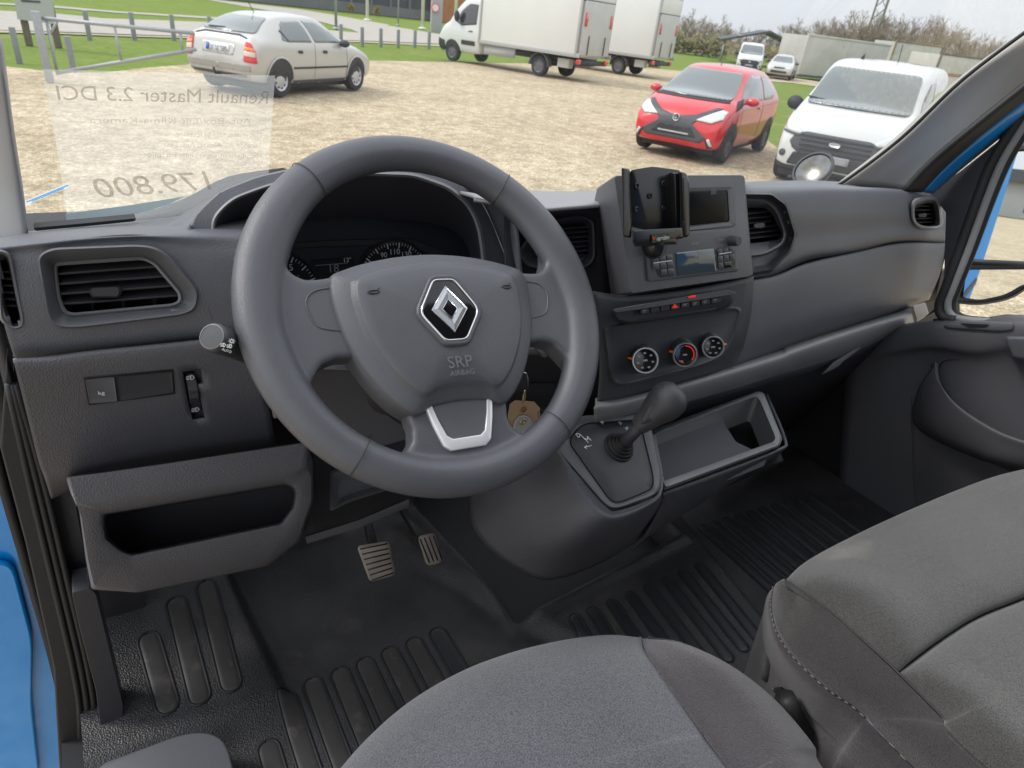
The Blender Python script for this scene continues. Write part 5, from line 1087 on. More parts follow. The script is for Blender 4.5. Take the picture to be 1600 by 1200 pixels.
def post(P,lab,h=.62,w_=.11):
    b=MB().box(P+H*(h/2-.05),(w_,w_,h+.1)); o=b.build('bollard_post',M_POST,None,bevel=.01); tag(o,lab,'post','grey posts along the grass verge'); return o
post(G(30,95),'grey square post left of the gate post at the gravel edge'); post(G(115,111),'grey square post just right of the gate post on the grass edge')
for x,y in((140,60),(210,60),(272,61),(330,62),(533,66),(566,71),(595,72),(622,73),(648,73),(670,75),(692,76)):
    lab={140:'first grey verge post right of the roadside signboard',210:'middle grey post seen above the barrier gate',272:'grey verge post just left of the silver hatchback'}.get(x,'one of the grey posts in the row along the verge between hatchback and truck')
    post(G(x,y),lab,h=.72,w_=.13)
M_BOARD=mat('sign_board',(.42,.43,.43),.6)
sg=thing('signboard','big grey signboard on two weathered timber posts beyond the gate, top left','sign',G(68,70))
yb=22.0
b=MB(); q_=[V(27,30,yb),V(86,38,yb),V(74,-60,yb+.0),V(14,-66,yb)]; b.add(q_+[p+Vector((.02,.06,0)) for p in q_],[(0,1,2,3),(4,5,6,7),(0,1,5,4),(1,2,6,5),(2,3,7,6),(3,0,4,7)]); b.build('board',M_BOARD,sg,smooth=False)
M_WOOD=mat('weathered_wood',(.19,.16,.12),.8,var=.4,vscale=12)
for x,y in((45,65),(92,75)):
    P=V(x,y,yb+.2); MB().box(Vector((P.x,P.y,1.2)),(.16,.12,2.5)).build('sign_post',M_WOOD,sg,bevel=.01)
b=MB(); 
for i in range(3): line3([V(34+i*4,1,yb-.01),V(37+i*4,1.4,yb-.01)],.05,Vector((0,-1,0)),b)
line3([V(34,1,yb-.01),V(62,3,yb-.01)],.05,Vector((0,-1,0)),b); b.build('sign_lettering',mat('sign_dark',(.08,.08,.09),.6),sg,smooth=False,fix=False)
def pole(x,y,dist_y,h,r,m,lab,cat='pole',nm='flag_pole',group=None,lamp=False):
    P=V(x,y,dist_y); P.z=0; t=thing(nm,lab,cat,P,group); MB().tube([P-H*.1,P+H*h],[r,r*.6],10).build('shaft',m,t); MB().lathe(P-H*.02,(0,0,1),[(r*2.4,0),(r*2.4,.05),(r*1.2,.12)],12).build('foot',m,t)
    if lamp: MB().tube([P+H*h,P+H*(h+.15)+Vector((.5,0,0)),P+H*(h+.1)+Vector((1.1,0,0))],.05,8).build('lamp_head',m,t)
M_WPOLE=mat('white_pole',(.7,.68,.6),.5)
pole(574,27,68,9,.16,M_WPOLE,'white flagpole left of the other two, above the silver hatchback')
pole(660,40,60,9,.15,M_WPOLE,'white flagpole standing immediately left of the grey information pylon')
pole(711,37,62,9,.15,M_WPOLE,'white flagpole in front of the orange brick wall, nearest the truck cab')
pole(525,35,45,8,.09,M_GALV,'thin grey lamp post at the road bend behind the hatchback','lamp post','street_lamp',None,True)
pole(622,38,62,8,.07,M_GALV,'thin grey lamp post on the lawn between two white flagpoles','lamp post','street_lamp',None,True)
py=thing('information_pylon','tall grey ribbed pylon with a round red prohibition sign, left of the truck cab','sign',V(681,47,56))
P=V(681,47,56); P.z=0; MB().box(P+H*2.2,(.95,.25,4.6)).build('panel',mat('pylon_grey',(.36,.37,.4),.5),py,bevel=.02)
cpy=V(680.5,12,55.7)
MB().lathe(cpy,(-.5,-.86,0),[(.34,0),(.34,.03),(.25,.035),(.25,.03)],32,cap=False).build('red_ring',mat('sign_red',(.6,.12,.12),.5),py)
ds_=MB().lathe(cpy,(-.5,-.86,0),[(.27,.02),(.001,.022)],24,cap=False).build('sign_disc',mat('sign_white',(.7,.62,.62),.5),py)
# ---- office building in brick and dark glass, far left
M_BRICK=mat('orange_brick',(.40,.17,.07),.8,var=.2,vscale=3); M_DGL=mat('dark_facade',(.07,.08,.10),.3,var=.3,vscale=.5); M_CONC=mat('facade_grey',(.16,.165,.175),.7,var=.15,vscale=.6)
A=V(455,-13,92);A.z=0;B_=V(705,24,92);B_.z=0
of=thing('office_building','long low office with dark glazed front and orange brick wall on the far lawn','building',A)
dv=(B_-A).normalized(); nv_=Vector((dv.y,-dv.x,0)); Rm=Matrix(((dv.x,-nv_.x,0),(dv.y,-nv_.y,0),(0,0,1))).to_4x4()
ln=(B_-A).length
def fb(x0,x1,y0,y1,z0,z1,nm,m):
    c=A+dv*((x0+x1)/2)-nv_*((y0+y1)/2); c.z=(z0+z1)/2; MB().box(c,(x1-x0,y1-y0,z1-z0),Rm).build(nm,m,of,smooth=False)
fb(-25,ln-3,0,12,0,1.1,'plinth_wall',M_CONC); fb(-25,ln-3,.3,12,1.1,5.6,'glazed_wall',M_DGL); fb(-25.2,ln-2.8,-.4,12.2,5.6,6.6,'roof_edge',M_CONC)
for i in range(16): fb(-24+i*2.6,-23.7+i*2.6,.1,.4,1.1,5.6,'mullion',M_CONC)
fb(ln-3,ln+8,-1.5,11,0,6.8,'brick_wall',M_BRICK)
for i,(x,y) in enumerate(((548,11),(589,15))):
    P=V(x,y,85);P.z=0; b=MB()
    for k in range(260):
        a=random.random()*6.28;e_=random.random()*1.5; r_=.5*random.random()**.4; c=P+Vector((r_*math.cos(a)*math.cos(e_),r_*math.sin(a)*math.cos(e_),.35+.7*math.sin(e_)*random.random()**.3)); s=.07; u1=Vector((random.uniform(-1,1),random.uniform(-1,1),random.uniform(-1,1)))*s;u2=u1.orthogonal().normalized()*s; b.add([c-u1-u2,c+u1-u2,c+u1+u2,c-u1+u2],[(0,1,2,3)])
    o=b.build('shrub',mat('golden_leaf_%s'%'ab'[i],(.22,.17,.04),.9),None,fix=False,smooth=False); tag(o,('left' if i==0 else 'right')+' of two small golden shrubs in front of the office building','shrub')
# ---- bare trees
M_BARK=mat('bare_bark',(.13,.105,.085),.95,var=.3,vscale=2); M_TWIG=mat('bare_twigs',(.25,.205,.16),1)
def tree_mesh(seed,h):
    rd=random.Random(seed); tr=MB(); tw=MB()
    def br(P,d,L_,r,dep):
        pts=[P];q=P.copy();dd=d.copy()
        for i in range(3):
            dd=(dd+Vector((rd.uniform(-1,1),rd.uniform(-1,1),rd.uniform(-.3,.5)))*.16).normalized(); q=q+dd*L_/3; pts.append(q.copy())
        (tr if dep<2 else tw).tube(pts,[r,r*.85,r*.7,r*.5],5 if dep<2 else 3,cap=False)
        if dep>=4: return
        n=(7,5,5,4)[dep]
        for i in range(n):
            t=rd.uniform(.3,1) if dep else rd.uniform(.18,1); s=t*3; k=min(2,int(s)); P2=pts[k].lerp(pts[k+1],s-k)
            a=rd.uniform(0,6.28); o=dd.orthogonal().normalized(); o=Matrix.Rotation(a,3,dd)@o
            nd=(dd*.75+o*rd.uniform(.45,.85)+Vector((0,0,.25))).normalized(); br(P2,nd,L_*rd.uniform(.5,.68),max(r*.48,.022),dep+1)
    br(Vector((0,0,0)),Vector((0,0,1)),h*.62,h*.018,0)
    return tr,tw
tm=[]
for i in range(4):
    tr,tw=tree_mesh(i+3,9.0); me1=bpy.data.meshes.new('trunk');me1.from_pydata([tuple(v) for v in tr.v],[],tr.f);me2=bpy.data.meshes.new('crown');me2.from_pydata([tuple(v) for v in tw.v],[],tw.f); me1.materials.append(M_BARK);me2.materials.append(M_TWIG); tm.append((me1,me2))
rd=random.Random(5)
def tree(x,dist,h,k,lab,grp='bare trees along the skyline'):
    P=CAMP+ray(x,22+.119*(x-800))*1; d=(P-CAMP); d.z=0; d.normalize(); Q_=Vector((0,0,0))+d*dist
    t=bpy.data.objects.new('bare_tree',None); COL.objects.link(t); t.location=Q_; t.rotation_euler=(0,0,rd.uniform(0,6.28)); s=h/9.0; t.scale=(s*1.15,s*1.15,s); tag(t,lab,'tree',grp)
    for me,nm in zip(tm[k],('trunk','crown')):
        o=bpy.data.objects.new(nm,me); COL.objects.link(o); o.parent=t
tops=[(1045,42),(1060,36),(1072,24),(1085,30),(1100,34),(1112,36),(1125,32),(1140,44),(1165,48),(1180,44),(1195,52),(1215,52),(1228,50),(1240,38),(1252,40),(1264,46),(1277,38),(1290,34),(1302,30),(1314,36),(1326,30),(1336,26),(1348,32),(1360,24),(1372,34),(1384,36),(1396,38),(1410,32),(1424,38),(1436,40),(1448,42),(1462,38),(1475,44),(1490,50),(1504,58),(1522,60),(1540,66),(1558,72)]
for i,(x,y) in enumerate(tops):
    hz=22+.119*(x-800); dist=rd.uniform(95,125) if x<1240 else rd.uniform(105,135)
    ca=ray(x,hz); px_m=FPX/(dist*(ca.normalized().dot(_f)))
    h=(hz-y)/px_m*.86+1.9
    if x<1160: lab='bare grey-brown tree in the belt between the trucks and the parked white panel van'
    elif x<1240: lab='low bare tree behind the dark open-sided canopy'
    elif x<1400: lab='bare tree in the belt behind the long white container'
    else: lab='bare tree at the thinning right end of the belt, near the windscreen pillar'
    tree(x,dist,h,i%4,lab)
    tree(x+6,dist+12,h*.86,(i+1)%4,lab)
# scrub below the trees
def scrub(x0,x1,dist,h,m,seed,n=2600):
    r=random.Random(seed); b=MB()
    for i in range(n):
        x=r.uniform(x0,x1); hz=22+.119*(x-800); d=ray(x,hz);d.z=0;d.normalize(); D_=dist+r.uniform(-2.5,2.5); zz=h*r.random()**.7*(.6+.4*math.sin(x*.11+seed)**2); c=d*D_+H*zz; s=r.uniform(.12,.3); u1=Vector((r.uniform(-1,1),r.uniform(-1,1),r.uniform(-1,1)))*s; u2=u1.orthogonal().normalized()*s*.5; b.add([c-u1,c+u2,c+u1,c-u2],[(0,1,2,3)])
    o=b.build('scrub',m,None,fix=False,smooth=False); tag(o,'tangled scrub under the bare trees','scrub',kind='stuff')
scrub(1035,1140,88,2.3,mat('olive_scrub',(.20,.22,.09),1,var=.4,vscale=.4,col2=(.24,.19,.11)),1,3600)
scrub(1140,1560,98,2.2,mat('brown_scrub',(.25,.18,.135),1,var=.4,vscale=.4,col2=(.19,.15,.10)),2,5000)
# lattice mast
mast=thing('lattice_mast','tall grey steel lattice mast rising behind the bare trees','mast',V(1352,95,('z',0)) if 0 else Vector((0,0,0)))
d=ray(1354,22+.119*554);d.z=0;d.normalize(); Pm=d*118; mast.location=Pm; WM[mast.name]=Matrix.Translation(Pm)
hw=.95; b=MB(); dg=MB()
cs_=[(hw,0),(-hw*.5,hw*.87),(-hw*.5,-hw*.87)]
for x,y in cs_: b.tube([Pm+Vector((x,y,0)),Pm+Vector((x*.7,y*.7,32))],.13,6)
for i in range(20):
    z0,z1=i*1.6,(i+1)*1.6
    for j in range(3):
        a=cs_[j];c=cs_[(j+1)%3]; s0=1-.3*z0/32;s1=1-.3*z1/32
        dg.tube([Pm+Vector((a[0]*s0,a[1]*s0,z0)),Pm+Vector((c[0]*s1,c[1]*s1,z1))],.055,4); dg.tube([Pm+Vector((c[0]*s0,c[1]*s0,z0)),Pm+Vector((a[0]*s1,a[1]*s1,z1))],.055,4)
b.build('mast_leg',M_GALV,mast); dg.build('bracing',M_GALV,mast)
# ---- containers / trailer bodies
M_CONT=mat('container_white',(.50,.49,.46),.6,var=.14,vscale=.8,dirt=((.3,.24,.16),1.5,.6,.5)); M_RUST=mat('rusty_edge',(.28,.2,.12),.8,var=.4,vscale=4); M_ROOFD=mat('dark_roofing',(.06,.065,.075),.6)
def container(x0,x1,ybase,dist0,dist1,h,lab,trim,seams=2,nm='box_container',z0=.25,depth=2.4):
    def gp_(x,D_): d=ray(x,22+.119*(x-800));d.z=0;d.normalize();return d*D_
    A=gp_(x0,dist0);B=gp_(x1,dist1); dv=(B-A).normalized(); nv=Vector((-dv.y,dv.x,0)); 
    if nv.dot(A)<0:nv=-nv
    t=thing(nm,lab,'container',A); Rm_=Matrix(((dv.x,nv.x,0),(dv.y,nv.y,0),(0,0,1))).to_4x4(); ln=(B-A).length
    def bb(x0_,x1_,y0_,y1_,z0_,z1_,n_,m): c=A+dv*((x0_+x1_)/2)+nv*((y0_+y1_)/2); c.z=(z0_+z1_)/2; MB().box(c,(x1_-x0_,y1_-y0_,z1_-z0_),Rm_).build(n_,m,t,bevel=.02)
    bb(0,ln,0,depth,z0,h,'body',M_CONT); bb(-.04,ln+.04,-.04,.1,h-.02,h+.12,'top_rail',trim); bb(-.04,ln+.04,-.04,.1,z0-.14,z0+.02,'bottom_rail',M_ROOFD)
    for i in range(seams): xs=ln*(i+1)/(seams+1); bb(xs-.03,xs+.03,-.015,.02,z0,h,'seam',M_BOARD)
    bb(-.05,.06,-.05,.1,z0,h,'corner_post',trim)
    return t
container(1258,1386,125,57,64,2.75,'long plain white box container standing on the grass behind the white van',M_CONT,1)
container(1392,1462,110,72,76,3.25,'short cream box body with brownish rusty edges, right of the long white container',M_RUST,0)
container(1466,1560,118,60,66,2.55,'white low unit under a dark roof, next to the windscreen pillar',M_ROOFD,3)
container(1474,1530,150,40,42,1.5,'pale low box partly hidden behind the white van roof at far right',M_RUST,0)
# canopy
cn=thing('canopy','dark open-sided pitched canopy on posts behind the small white panel van','canopy',V(1185,90,('z',0)))
def gd(x,D_,z): d=ray(x,22+.119*(x-800));d.z=0;d.normalize();v=d*D_;v.z=z;return v
def hz_z(x,y,D_):
    d=ray(x,y); s=D_/math.hypot(d.x,d.y); return CAMP.z+d.z*s
D1=74
pts=[(1128,64),(1199,51),(1243,73)]
ld=[gd(x,D1,hz_z(x,y,D1)) for x,y in pts]; bk=[p+Vector((5.5,6,.1)) for p in ld]
b=MB(); b.loft([ld,bk],False); b.build('roof',M_ROOFD,cn,smooth=False,solid=.18)
for x in(1133,1165,1236): p=gd(x,D1+.5,0); zt=hz_z(x,60 if x<1200 else 70,D1); MB().tube([Vector((p.x,p.y,0)),Vector((p.x,p.y,zt))],.09,8).build('canopy_post',M_GALV,cn)
MB().tube([gd(1150,D1+.5,2.4),gd(1160,D1+.5,hz_z(1160,57,D1))],.07,6).build('strut',M_GALV,cn); MB().tube([gd(1195,D1+.5,2.2),gd(1215,D1+.5,hz_z(1212,60,D1))],.07,6).build('strut',M_GALV,cn)
# hall behind the van, seen only in the wing mirror
hall=thing('industrial_hall','long pale industrial hall with dark roof, seen reflected in the wing mirror','building',Vector((18,-80,0)))
MB().box((20,-85,1.6),(150,10,3.2)).build('wall',mat('hall_wall',(.35,.36,.37),.7,var=.1,vscale=.3),hall,smooth=False)
MB().box((20,-85,3.8),(152,11,1.2)).build('roof',M_ROOFD,hall,smooth=False)
for i in range(36):
    MB().box((-42+i*3.6,-79.97,1.6),(.5,.06,2.0)).build('window',M_DGL,hall,smooth=False)
# ------------------------------------------------------------------ vehicles
M_TYRE=mat('tyre',(.02,.02,.021),.8,grain=.004,gscale=60,kind='noise'); M_AUTOGL=mat('car_glass',(.10,.12,.12),.06,coat=1,spec=.8); M_AUTOGL2=mat('car_glass_dark',(.03,.036,.04),.08,coat=1)
M_BLKP=mat('bumper_black',(.03,.031,.034),.6); M_GREYG=mat('grille_grey',(.07,.072,.08),.5); M_LAMP=mat('headlamp_glass',(.62,.64,.66),.12,coat=1); M_HUB=mat('hubcap',(.5,.51,.52),.4,metal=.5); M_HUBD=mat('dark_hub',(.12,.12,.13),.5,metal=.3)
def carbody(st,nseg=4,crown=.03):
    """st: (x, z_low, z_belt, z_top, w_low, w_belt, w_top)"""
    cols=[Vector(s[:3]) for s in st]
    ctrl=[]
    for x,zl,zb,zt,wl,wb,wt in st:
        h=zt-zb
        half=[(0,zl),(wl*.75,zl),(wl*.97,zl+.05),(wb*1.0,zl+(zb-zl)*.45),(wb,zl+(zb-zl)*.8),(wb*.975,zb),(lerp(wb,wt,.5),zb+h*.52),(wt+.01,zb+h*.86),(wt*.86,zt-.008),(wt*.45,zt+crown*.6),(0,zt+crown)]
        ctrl.append([Vector((x,y,z)) for y,z in half]+[Vector((x,-y,z)) for y,z in half[-2:0:-1]])
    n=len(ctrl[0]); ctrl=[catmull(c,3,True) for c in ctrl]; n=len(ctrl[0]); rails=[catmull([c[j] for c in ctrl],7) for j in range(n)]
    return [[r[i] for r in rails] for i in range(len(rails[0]))]
def make_body(name,loops,m,parent,local=True):
    b=MB().loft(loops,True,True,True); o=b.build(name,m,parent,local=True); 
    bm=bmesh.new(); bm.from_mesh(o.data); bm.faces.ensure_lookup_table(); t=BVHTree.FromBMesh(bm); return o,t,bm
def decal(name,poly,axis,bvh,m,parent,lift=.006,r=.0,th=.008,res=.09,fallback=None):
    """closed outline in a view (side/front/top) wrapped on the bodywork"""
    pp=rpoly(poly,r,4) if r else poly
    xs=[p[0] for p in pp];ys=[p[1] for p in pp]
    bm=bmesh.new(); vs=[bm.verts.new((x,y,0)) for x,y in pp]; bm.faces.new(vs); bmesh.ops.triangulate(bm,faces=bm.faces)
    for _ in range(6):
        es=[e for e in bm.edges if e.calc_length()>res]
        if not es: break
        bmesh.ops.subdivide_edges(bm,edges=es,cuts=1); bmesh.ops.triangulate(bm,faces=bm.faces)
    last=None
    for v in bm.verts:
        a,b_=v.co.x,v.co.y
        if axis=='R': o,d=Vector((a,-3,b_)),Vector((0,1,0))
        elif axis=='L': o,d=Vector((a,3,b_)),Vector((0,-1,0))
        elif axis=='F': o,d=Vector((5,a,b_)),Vector((-1,0,0))
        elif axis=='B': o,d=Vector((-5,a,b_)),Vector((1,0,0))
        else: o,d=Vector((a,b_,4)),Vector((0,0,-1))
        h,nn_,_,_=bvh.ray_cast(o,d)
        if h is None:
            h,nn_,_,_=bvh.find_nearest(o+d*(2.2 if axis in 'RL' else 3)); 
        if nn_.dot(d)>0: nn_=-nn_
        v.co=h+nn_*lift
    me=bpy.data.meshes.new(name); bmesh.ops.recalc_face_normals(bm,faces=bm.faces)
    s=sum((f.normal.dot(-d) for f in bm.faces))
    if s<0: bmesh.ops.reverse_faces(bm,faces=bm.faces)
    bm.to_mesh(me); bm.free(); o=link(name,me,m,parent,True,local=True); mods(o,solid=th); return o
def circ(cx,cz,r,n=28): return [(cx+r*math.cos(2*math.pi*i/n),cz+r*math.sin(2*math.pi*i/n)) for i in range(n)]
def wheel(x,y,r,w_,parent,hub,side,spokes=9,steer=0):
    """tyre + rim; side +1 = left"""
    c=Vector((x,y,r)); ax=Vector((math.sin(steer)*-side*0,side,0)); wd=w_
    t=MB().lathe(c-ax*wd,ax,[(r*.62,0),(r*.93,0),(r,.03),(r,wd-.03),(r*.95,wd-.005),(r*.66,wd),(r*.63,wd-.02)],36,cap=False).build('wheel',M_TYRE,parent,local=True,auto=40)
    MB().lathe(c-ax*.03,ax,[(r*.64,.02),(r*.6,.012),(r*.5,.0),(r*.3,.012),(r*.12,.02),(.001,.02)],36,cap=False).build('hubcap',hub,t,local=True)
    b=MB()
    for i in range(spokes):
        a=2*math.pi*i/spokes; cc=c+Vector((math.cos(a)*r*.47,side*-.018,math.sin(a)*r*.47)); b.lathe(cc,ax,[(r*.07,.0),(r*.06,.006),(.0005,.006)],8,cap=False)
    b.build('hub_slots',M_BLKP,t,local=True); return t
def carroot(name,label,P,ang,cat,group=None):
    M=Matrix.Translation(P)@Matrix.Rotation(ang,4,'Z'); return thing(name,label,cat,P,group,mtx=M)
def mirror(x,y,z,m,parent,s=1,r=(.09,.12,.075)):
    b=MB(); c=Vector((x,y+s*.12,z)); lo=[]
    for i in range(9):
        a=-math.pi/2+math.pi*i/8; lo.append([c+Vector((r[0]*math.sin(a),r[1]*math.cos(a)*math.cos(k)*1.,r[2]*math.cos(a)*math.sin(k))) for k in [2*math.pi*j/16 for j in range(16)]])
    b.loft(lo,True,True,True); b.tube([Vector((x,y-s*.03,z-.05)),c+Vector((0,-s*.05,-.02))],.022,8); return b.build('door_mirror',m,parent,local=True)
PI=math.pi
# ---- silver hatchback, rear three-quarter
M_SILV=mat('silver_beige_paint',(.50,.49,.465),.34,metal=.25,coat=.8)
rw_=Vector((3.5,14.5,0)); fw_=Vector((5.55,16.05,0)); hd=math.atan2(fw_.y-rw_.y,fw_.x-rw_.x); cdir=Vector((math.cos(hd),math.sin(hd),0)); cl=Vector((-cdir.y,cdir.x,0))
org=(rw_+fw_)/2+cl*.80
sc_=thing('parked_hatchback','silver-beige hatchback with red tail lamps seen from behind on the gravel','car',org,mtx=Matrix.Translation(org)@Matrix.Rotation(hd,4,'Z'))
st=[(-2.03,.40,.56,.62,.55,.60,.40),(-2.0,.34,.62,.72,.70,.74,.62),(-1.93,.30,.78,.93,.76,.80,.66),(-1.84,.27,.90,1.03,.79,.83,.66),(-1.68,.25,.95,1.10,.80,.845,.60),(-1.35,.22,.95,1.27,.81,.85,.56),(-.95,.21,.94,1.385,.82,.85,.56),(-.4,.2,.93,1.42,.82,.855,.58),(.15,.2,.92,1.41,.82,.855,.57),(.45,.2,.91,1.33,.82,.855,.56),(.85,.2,.89,1.10,.82,.85,.62),(1.1,.21,.87,.98,.81,.84,.66),(1.5,.22,.80,.90,.80,.82,.62),(1.85,.25,.68,.80,.76,.78,.55),(2.02,.3,.58,.68,.66,.70,.45),(2.07,.38,.5,.58,.5,.55,.3)]
lps=carbody(st); bo,bv,_b=make_body('body',lps,M_SILV,sc_)
wb=1.29
for s,ax in((-1,'R'),(1,'L')):
    for x in(-wb,wb): decal('wheel_arch',circ(x,.33,.37),ax,bv,M_BLKP,sc_,lift=.004); wheel(x,s*.845,.31,.19,sc_,M_HUB,s)
    for x in(-wb,wb): decal('arch_lip',[(x+.40*math.cos(a),.33+.40*math.sin(a)) for a in [PI*i/16 for i in range(17)]]+[(x+.365*math.cos(a),.33+.365*math.sin(a)) for a in [PI*i/16 for i in range(16,-1,-1)]],ax,bv,M_SILV,sc_,lift=.02)
    decal('rear_side_window',[(-1.16,1.0),(-1.02,1.25),(-.9,1.32),(-.42,1.35),(-.26,.97),(-.98,.97)],ax,bv,M_AUTOGL,sc_,r=.03); decal('front_side_window',[(-.16,.97),(-.32,1.35),(.1,1.345),(.42,1.24),(.84,.97)],ax,bv,M_AUTOGL,sc_,r=.03)
    decal('side_moulding',[(-.9,.50),(.92,.50),(.92,.535),(-.9,.535)],ax,bv,M_BLKP,sc_,lift=.014)
    decal('quarter_bar',[(-1.0,.985),(-.975,.985),(-1.10,1.17),(-1.125,1.15)],ax,bv,M_BLKP,sc_,lift=.012)
    decal('door_gap',[(-.235,.3),(-.228,.3),(-.20,.95),(-.207,.95)],ax,bv,M_BLKP,sc_,lift=.004); decal('door_gap',[(.93,.45),(.937,.45),(.90,.9),(.893,.9)],ax,bv,M_BLKP,sc_,lift=.004)
    for x in(-.75,.05): decal('door_handle',[(x,.78),(x+.13,.775),(x+.13,.83),(x,.835)],ax,bv,M_BLKP,sc_,lift=.02,r=.02)
    decal('sill',[(-.9,.2),(.92,.2),(.92,.29),(-.9,.29)],ax,bv,M_GREYG,sc_,lift=.006)
    mirror(.72,s*.80,.97,M_BLKP,sc_,s)
M_TAILR=mat('tail_lamp_red',(.65,.015,.012),.15,coat=1); M_TAILO=mat('tail_lamp_amber',(.75,.2,.04),.15,coat=1); M_TAILW=mat('tail_lamp_clear',(.65,.5,.42),.15,coat=1)
decal('rear_window',[(-.62,1.08),(-.46,1.345),(.46,1.345),(.62,1.08)],'B',bv,M_AUTOGL,sc_,r=.06,res=.035,lift=.012)
decal('tailgate_gap',[(-.60,.985),(-.4,1.035),(.4,1.035),(.60,.985),(.6,1.0),(.4,1.052),(-.4,1.052),(-.6,1.0)],'B',bv,M_BLKP,sc_,lift=.012)
for s in(-1,1):
    tl=decal('tail_lamp',[(s*.60,.62),(s*.82,.60),(s*.80,.80),(s*.72,.92),(s*.60,.97)],'B',bv,M_TAILR,sc_,lift=.012,r=.02,res=.05)
    decal('amber_band',[(s*.605,.80),(s*.79,.79),(s*.77,.85),(s*.605,.86)],'B',bv,M_TAILO,tl,lift=.024,res=.05); decal('clear_band',[(s*.605,.71),(s*.80,.70),(s*.795,.785),(s*.605,.795)],'B',bv,M_TAILW,tl,lift=.024,res=.05)
decal('number_recess',[(-.36,.70),(.36,.70),(.38,.88),(-.38,.88)],'B',bv,M_SILV,sc_,lift=.008,r=.02)
npz=decal('number_plate',[(-.26,.735),(.26,.735),(.26,.85),(-.26,.85)],'B',bv,mat('plate_white',(.62,.62,.64),.5),sc_,lift=.018,r=.01)
decal('plate_band',[(-.26,.735),(-.2,.735),(-.2,.85),(-.26,.85)][::1],'B',bv,M_BLUEP,npz,lift=.028) if 0 else decal('plate_band',[(.2,.735),(.26,.735),(.26,.85),(.2,.85)],'B',bv,M_BLUEP,npz,lift=.028)
o=text3('plate_lettering','EX 27 580',Vector((-2.03,.18,.755)),Vector((-2.03,-.24,.755)),Vector((-1,0,0)),mat('plate_black',(.05,.05,.06),.6),None,.075); o.parent=npz
h,_n,_,_2=bv.ray_cast(Vector((-5,0,.79)),Vector((1,0,0)))
for v in o.data.vertices: v.co.x=h.x-.04
decal('bumper_band',[(-.74,.46),(.74,.46),(.74,.56),(-.74,.56)],'B',bv,mat('bumper_taupe',(.33,.31,.285),.5),sc_,lift=.012)
decal('bumper_valance',[(-.66,.345),(.66,.345),(.72,.40),(-.72,.40)],'B',bv,M_GREYG,sc_,lift=.004)
MB().tube([Vector((-1.95,0,.34)),Vector((-2.12,0,.36)),Vector((-2.15,0,.46))],.022,8).build('tow_ball',M_BLKP,sc_,local=True)
MB().tube([Vector((-.95,0,1.40)),Vector((-1.12,0,1.62))],.008,6).build('aerial',M_BLKP,sc_,local=True)
MB().tube([Vector((-1.72,.42,1.12)),Vector((-1.70,.05,1.13))],.014,6).build('rear_wiper',M_BLKP,sc_,local=True)
MB().box((0,0,.17),(3.4,1.3,.1)).build('underbody',M_BLKP,sc_,local=True)
decal('windscreen',[(-.64,.99),(-.50,1.33),(.50,1.33),(.64,.99)],'F',bv,M_AUTOGL,sc_,r=.05,res=.06)
decal('grille',[(-.32,.62),(.32,.62),(.34,.70),(-.34,.70)],'F',bv,M_BLKP,sc_,lift=.012,res=.08); decal('lower_grille',[(-.5,.36),(.5,.36),(.5,.5),(-.5,.5)],'F',bv,M_BLKP,sc_,lift=.012,res=.08)
for s in(-1,1): decal('headlamp',[(s*.38,.62),(s*.68,.64),(s*.70,.75),(s*.42,.73)],'F',bv,M_LAMP,sc_,lift=.014,res=.07)
# ---- red small hatchback, front three-quarter
M_REDP=mat('red_paint',(.60,.012,.022),.25,coat=1)
fr=Vector((9.55,8.5,0)); hd=R(205); cdir=Vector((math.cos(hd),math.sin(hd),0)); cl=Vector((-cdir.y,cdir.x,0))
org=fr-cdir*1.17-cl*.72
rc=thing('parked_small_car','bright red small hatchback with black X-shaped nose parked facing the van','car',org,mtx=Matrix.Translation(org)@Matrix.Rotation(hd,4,'Z'))
st=[(-1.72,.42,.7,.8,.6,.66,.45),(-1.68,.34,.82,1.0,.72,.76,.6),(-1.55,.28,.98,1.22,.78,.80,.56),(-1.3,.25,1.0,1.38,.79,.82,.55),(-.8,.22,.98,1.46,.79,.82,.57),(-.2,.2,.96,1.475,.79,.82,.585),(.2,.2,.94,1.44,.79,.82,.58),(.5,.2,.93,1.31,.79,.82,.58),(.95,.2,.91,1.06,.79,.82,.64),(1.2,.2,.86,.98,.79,.81,.66),(1.45,.21,.76,.89,.78,.80,.60),(1.63,.22,.66,.80,.75,.77,.52),(1.74,.25,.56,.68,.66,.70,.42),(1.78,.3,.5,.58,.5,.55,.3)]
bo,bv,_b=make_body('body',carbody(st),M_REDP,rc)
wb=1.17
